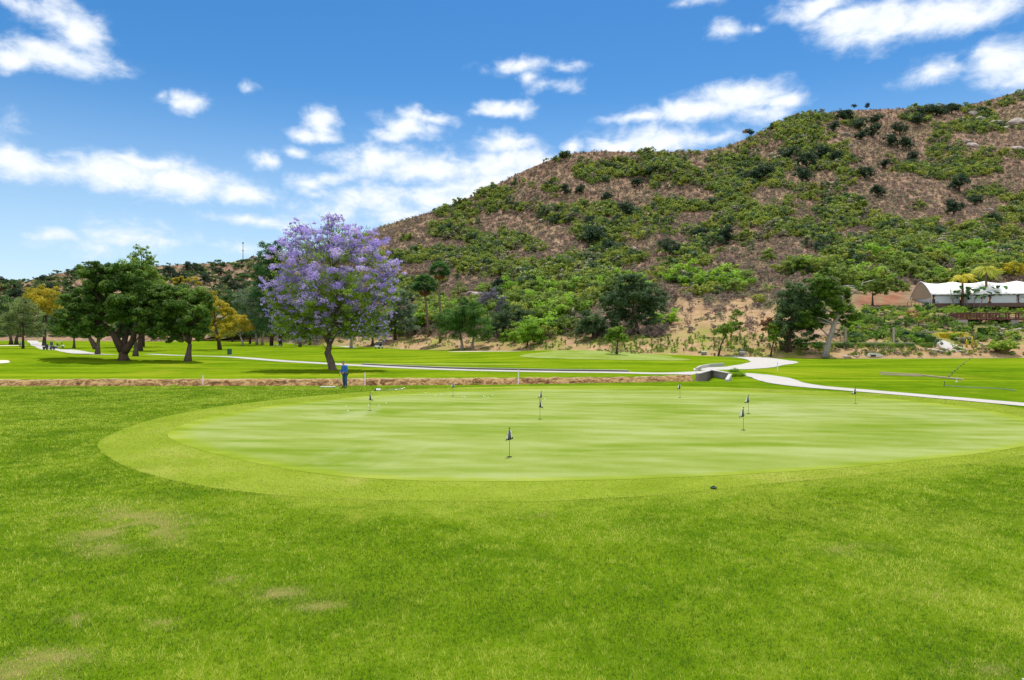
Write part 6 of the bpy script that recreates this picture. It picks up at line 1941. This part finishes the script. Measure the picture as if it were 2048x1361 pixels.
mb = MB(); mb.box((10 * s, 0, z0 - 1.1), (22 * s, 2.2, 2.0)); mb.build('abutment', plain('abutment_stone', (.34, .29, .27), .9, .4, 2), root, bevel=.05)
b = hill_at(1906, 641)
root = thing('barrel_planter', 'dark red round planter at the left end of the bridge', 'planter', b)
mb = MB(); mb.lathe([(.6, 0), (.82, .5), (.80, 1.1), (.62, 1.35)], n=18); mb.build('barrel', plain('barrel_red', (.11, .04, .045), .7), root, smooth=True)
mb = MB(); mb.lathe([(.835, .42), (.845, .46), (.845, .54), (.835, .58)], n=18); mb.build('hoop', M['seatblack'], root)
b = hill_at(1746, 646)
root = thing('barrel_planter', 'small dark wooden barrel at the left end of the terraces', 'planter', b)
mb = MB(); mb.lathe([(.5, 0), (.66, .4), (.62, .9)], n=16); mb.build('barrel', plain('barrel_brown', (.09, .05, .035), .8), root, smooth=True)
mb = MB(); mb.lathe([(.668, .34), (.676, .38), (.676, .44), (.668, .48)], n=16); mb.build('hoop', M['seatblack'], root)
# garden path and rocks
P = [hill_at(x, y) for x, y in ((1880, 683), (1887, 688), (1896, 693), (1908, 699))]
V, Fq = [], []
for i, p in enumerate(P):
    w = (.8, 1.3, 1.7, 1.9)[i]; V += [(p.x - w, p.y, p.z + .14), (p.x + w, p.y, p.z + .14)]
for i in range(3): Fq.append((2 * i, 2 * i + 1, 2 * i + 3, 2 * i + 2))
tag(link('garden_path', mesh_np('garden_path', np.array(V), np.array(Fq)), M['path']), kind='structure')
GR = [(1868, 701, 7), (1880, 704, 8), (1888, 699, 6), (1905, 702, 9), (1915, 698, 7), (1897, 706, 5), (1922, 704, 6), (1875, 697, 4), (1930, 700, 5)]
GK = [(1990, 655, 8), (2003, 660, 7), (2015, 656, 8), (1985, 663, 6), (2040, 660, 8), (2000, 667, 6), (2022, 664, 6), (1978, 658, 5), (2045, 652, 7), (2010, 668, 5), (1960, 688, 5), (1968, 692, 6), (1935, 668, 5), (1895, 664, 4)]
LR = [(1690, 713, 5), (1698, 714, 4), (1712, 713, 4), (1470, 711.5, 3), (1476, 712, 3), (1490, 712, 3), (1444, 711, 2.5), (783, 697, 3), (790, 697.5, 3), (800, 698, 3), (774, 697, 2.5)]
for lst, nm, lab, grp in ((GR, 'garden_rock', 'pale flat rock in the pile at the foot of the garden path', 'pale rocks at the garden path'), (GK, 'stream_boulder', 'grey boulder heaped below the wooden bridge', 'grey boulders below the bridge'), (LR, 'edge_stone', 'small pale stone lying where the lawn meets the dirt bank', 'small stones along the lawn edge')):
    for k, (X, Y, r) in enumerate(lst):
        b = spot(X, Y); s = 2 * r * b.y / F
        o = tag(link(nm, rocks[k % 5], None, None, b), lab, 'rock', grp)
        o.scale = (s * 1.25, s, s * .8); o.rotation_euler = (random.uniform(-.3, .3), random.uniform(-.3, .3), random.uniform(0, 6))
# arched drain at the lawn edge
g = gp(1751, 714)
root = thing('drain_arch', 'grey concrete drain arch at the edge of the right lawn', 'drain', g, .1)
mb = MB()
pr2 = [(1.55 * math.cos(a), .62 * math.sin(a)) for a in np.linspace(0, math.pi, 13)]
mb.add([(x, 0, z) for x, z in pr2] + [(x, 1.6, z) for x, z in pr2], [tuple(range(13)), tuple(reversed(range(13, 26)))] + [(i + 1, i, i + 13, i + 14) for i in range(12)])
mb.build('vault', M['conc_lt'], root)
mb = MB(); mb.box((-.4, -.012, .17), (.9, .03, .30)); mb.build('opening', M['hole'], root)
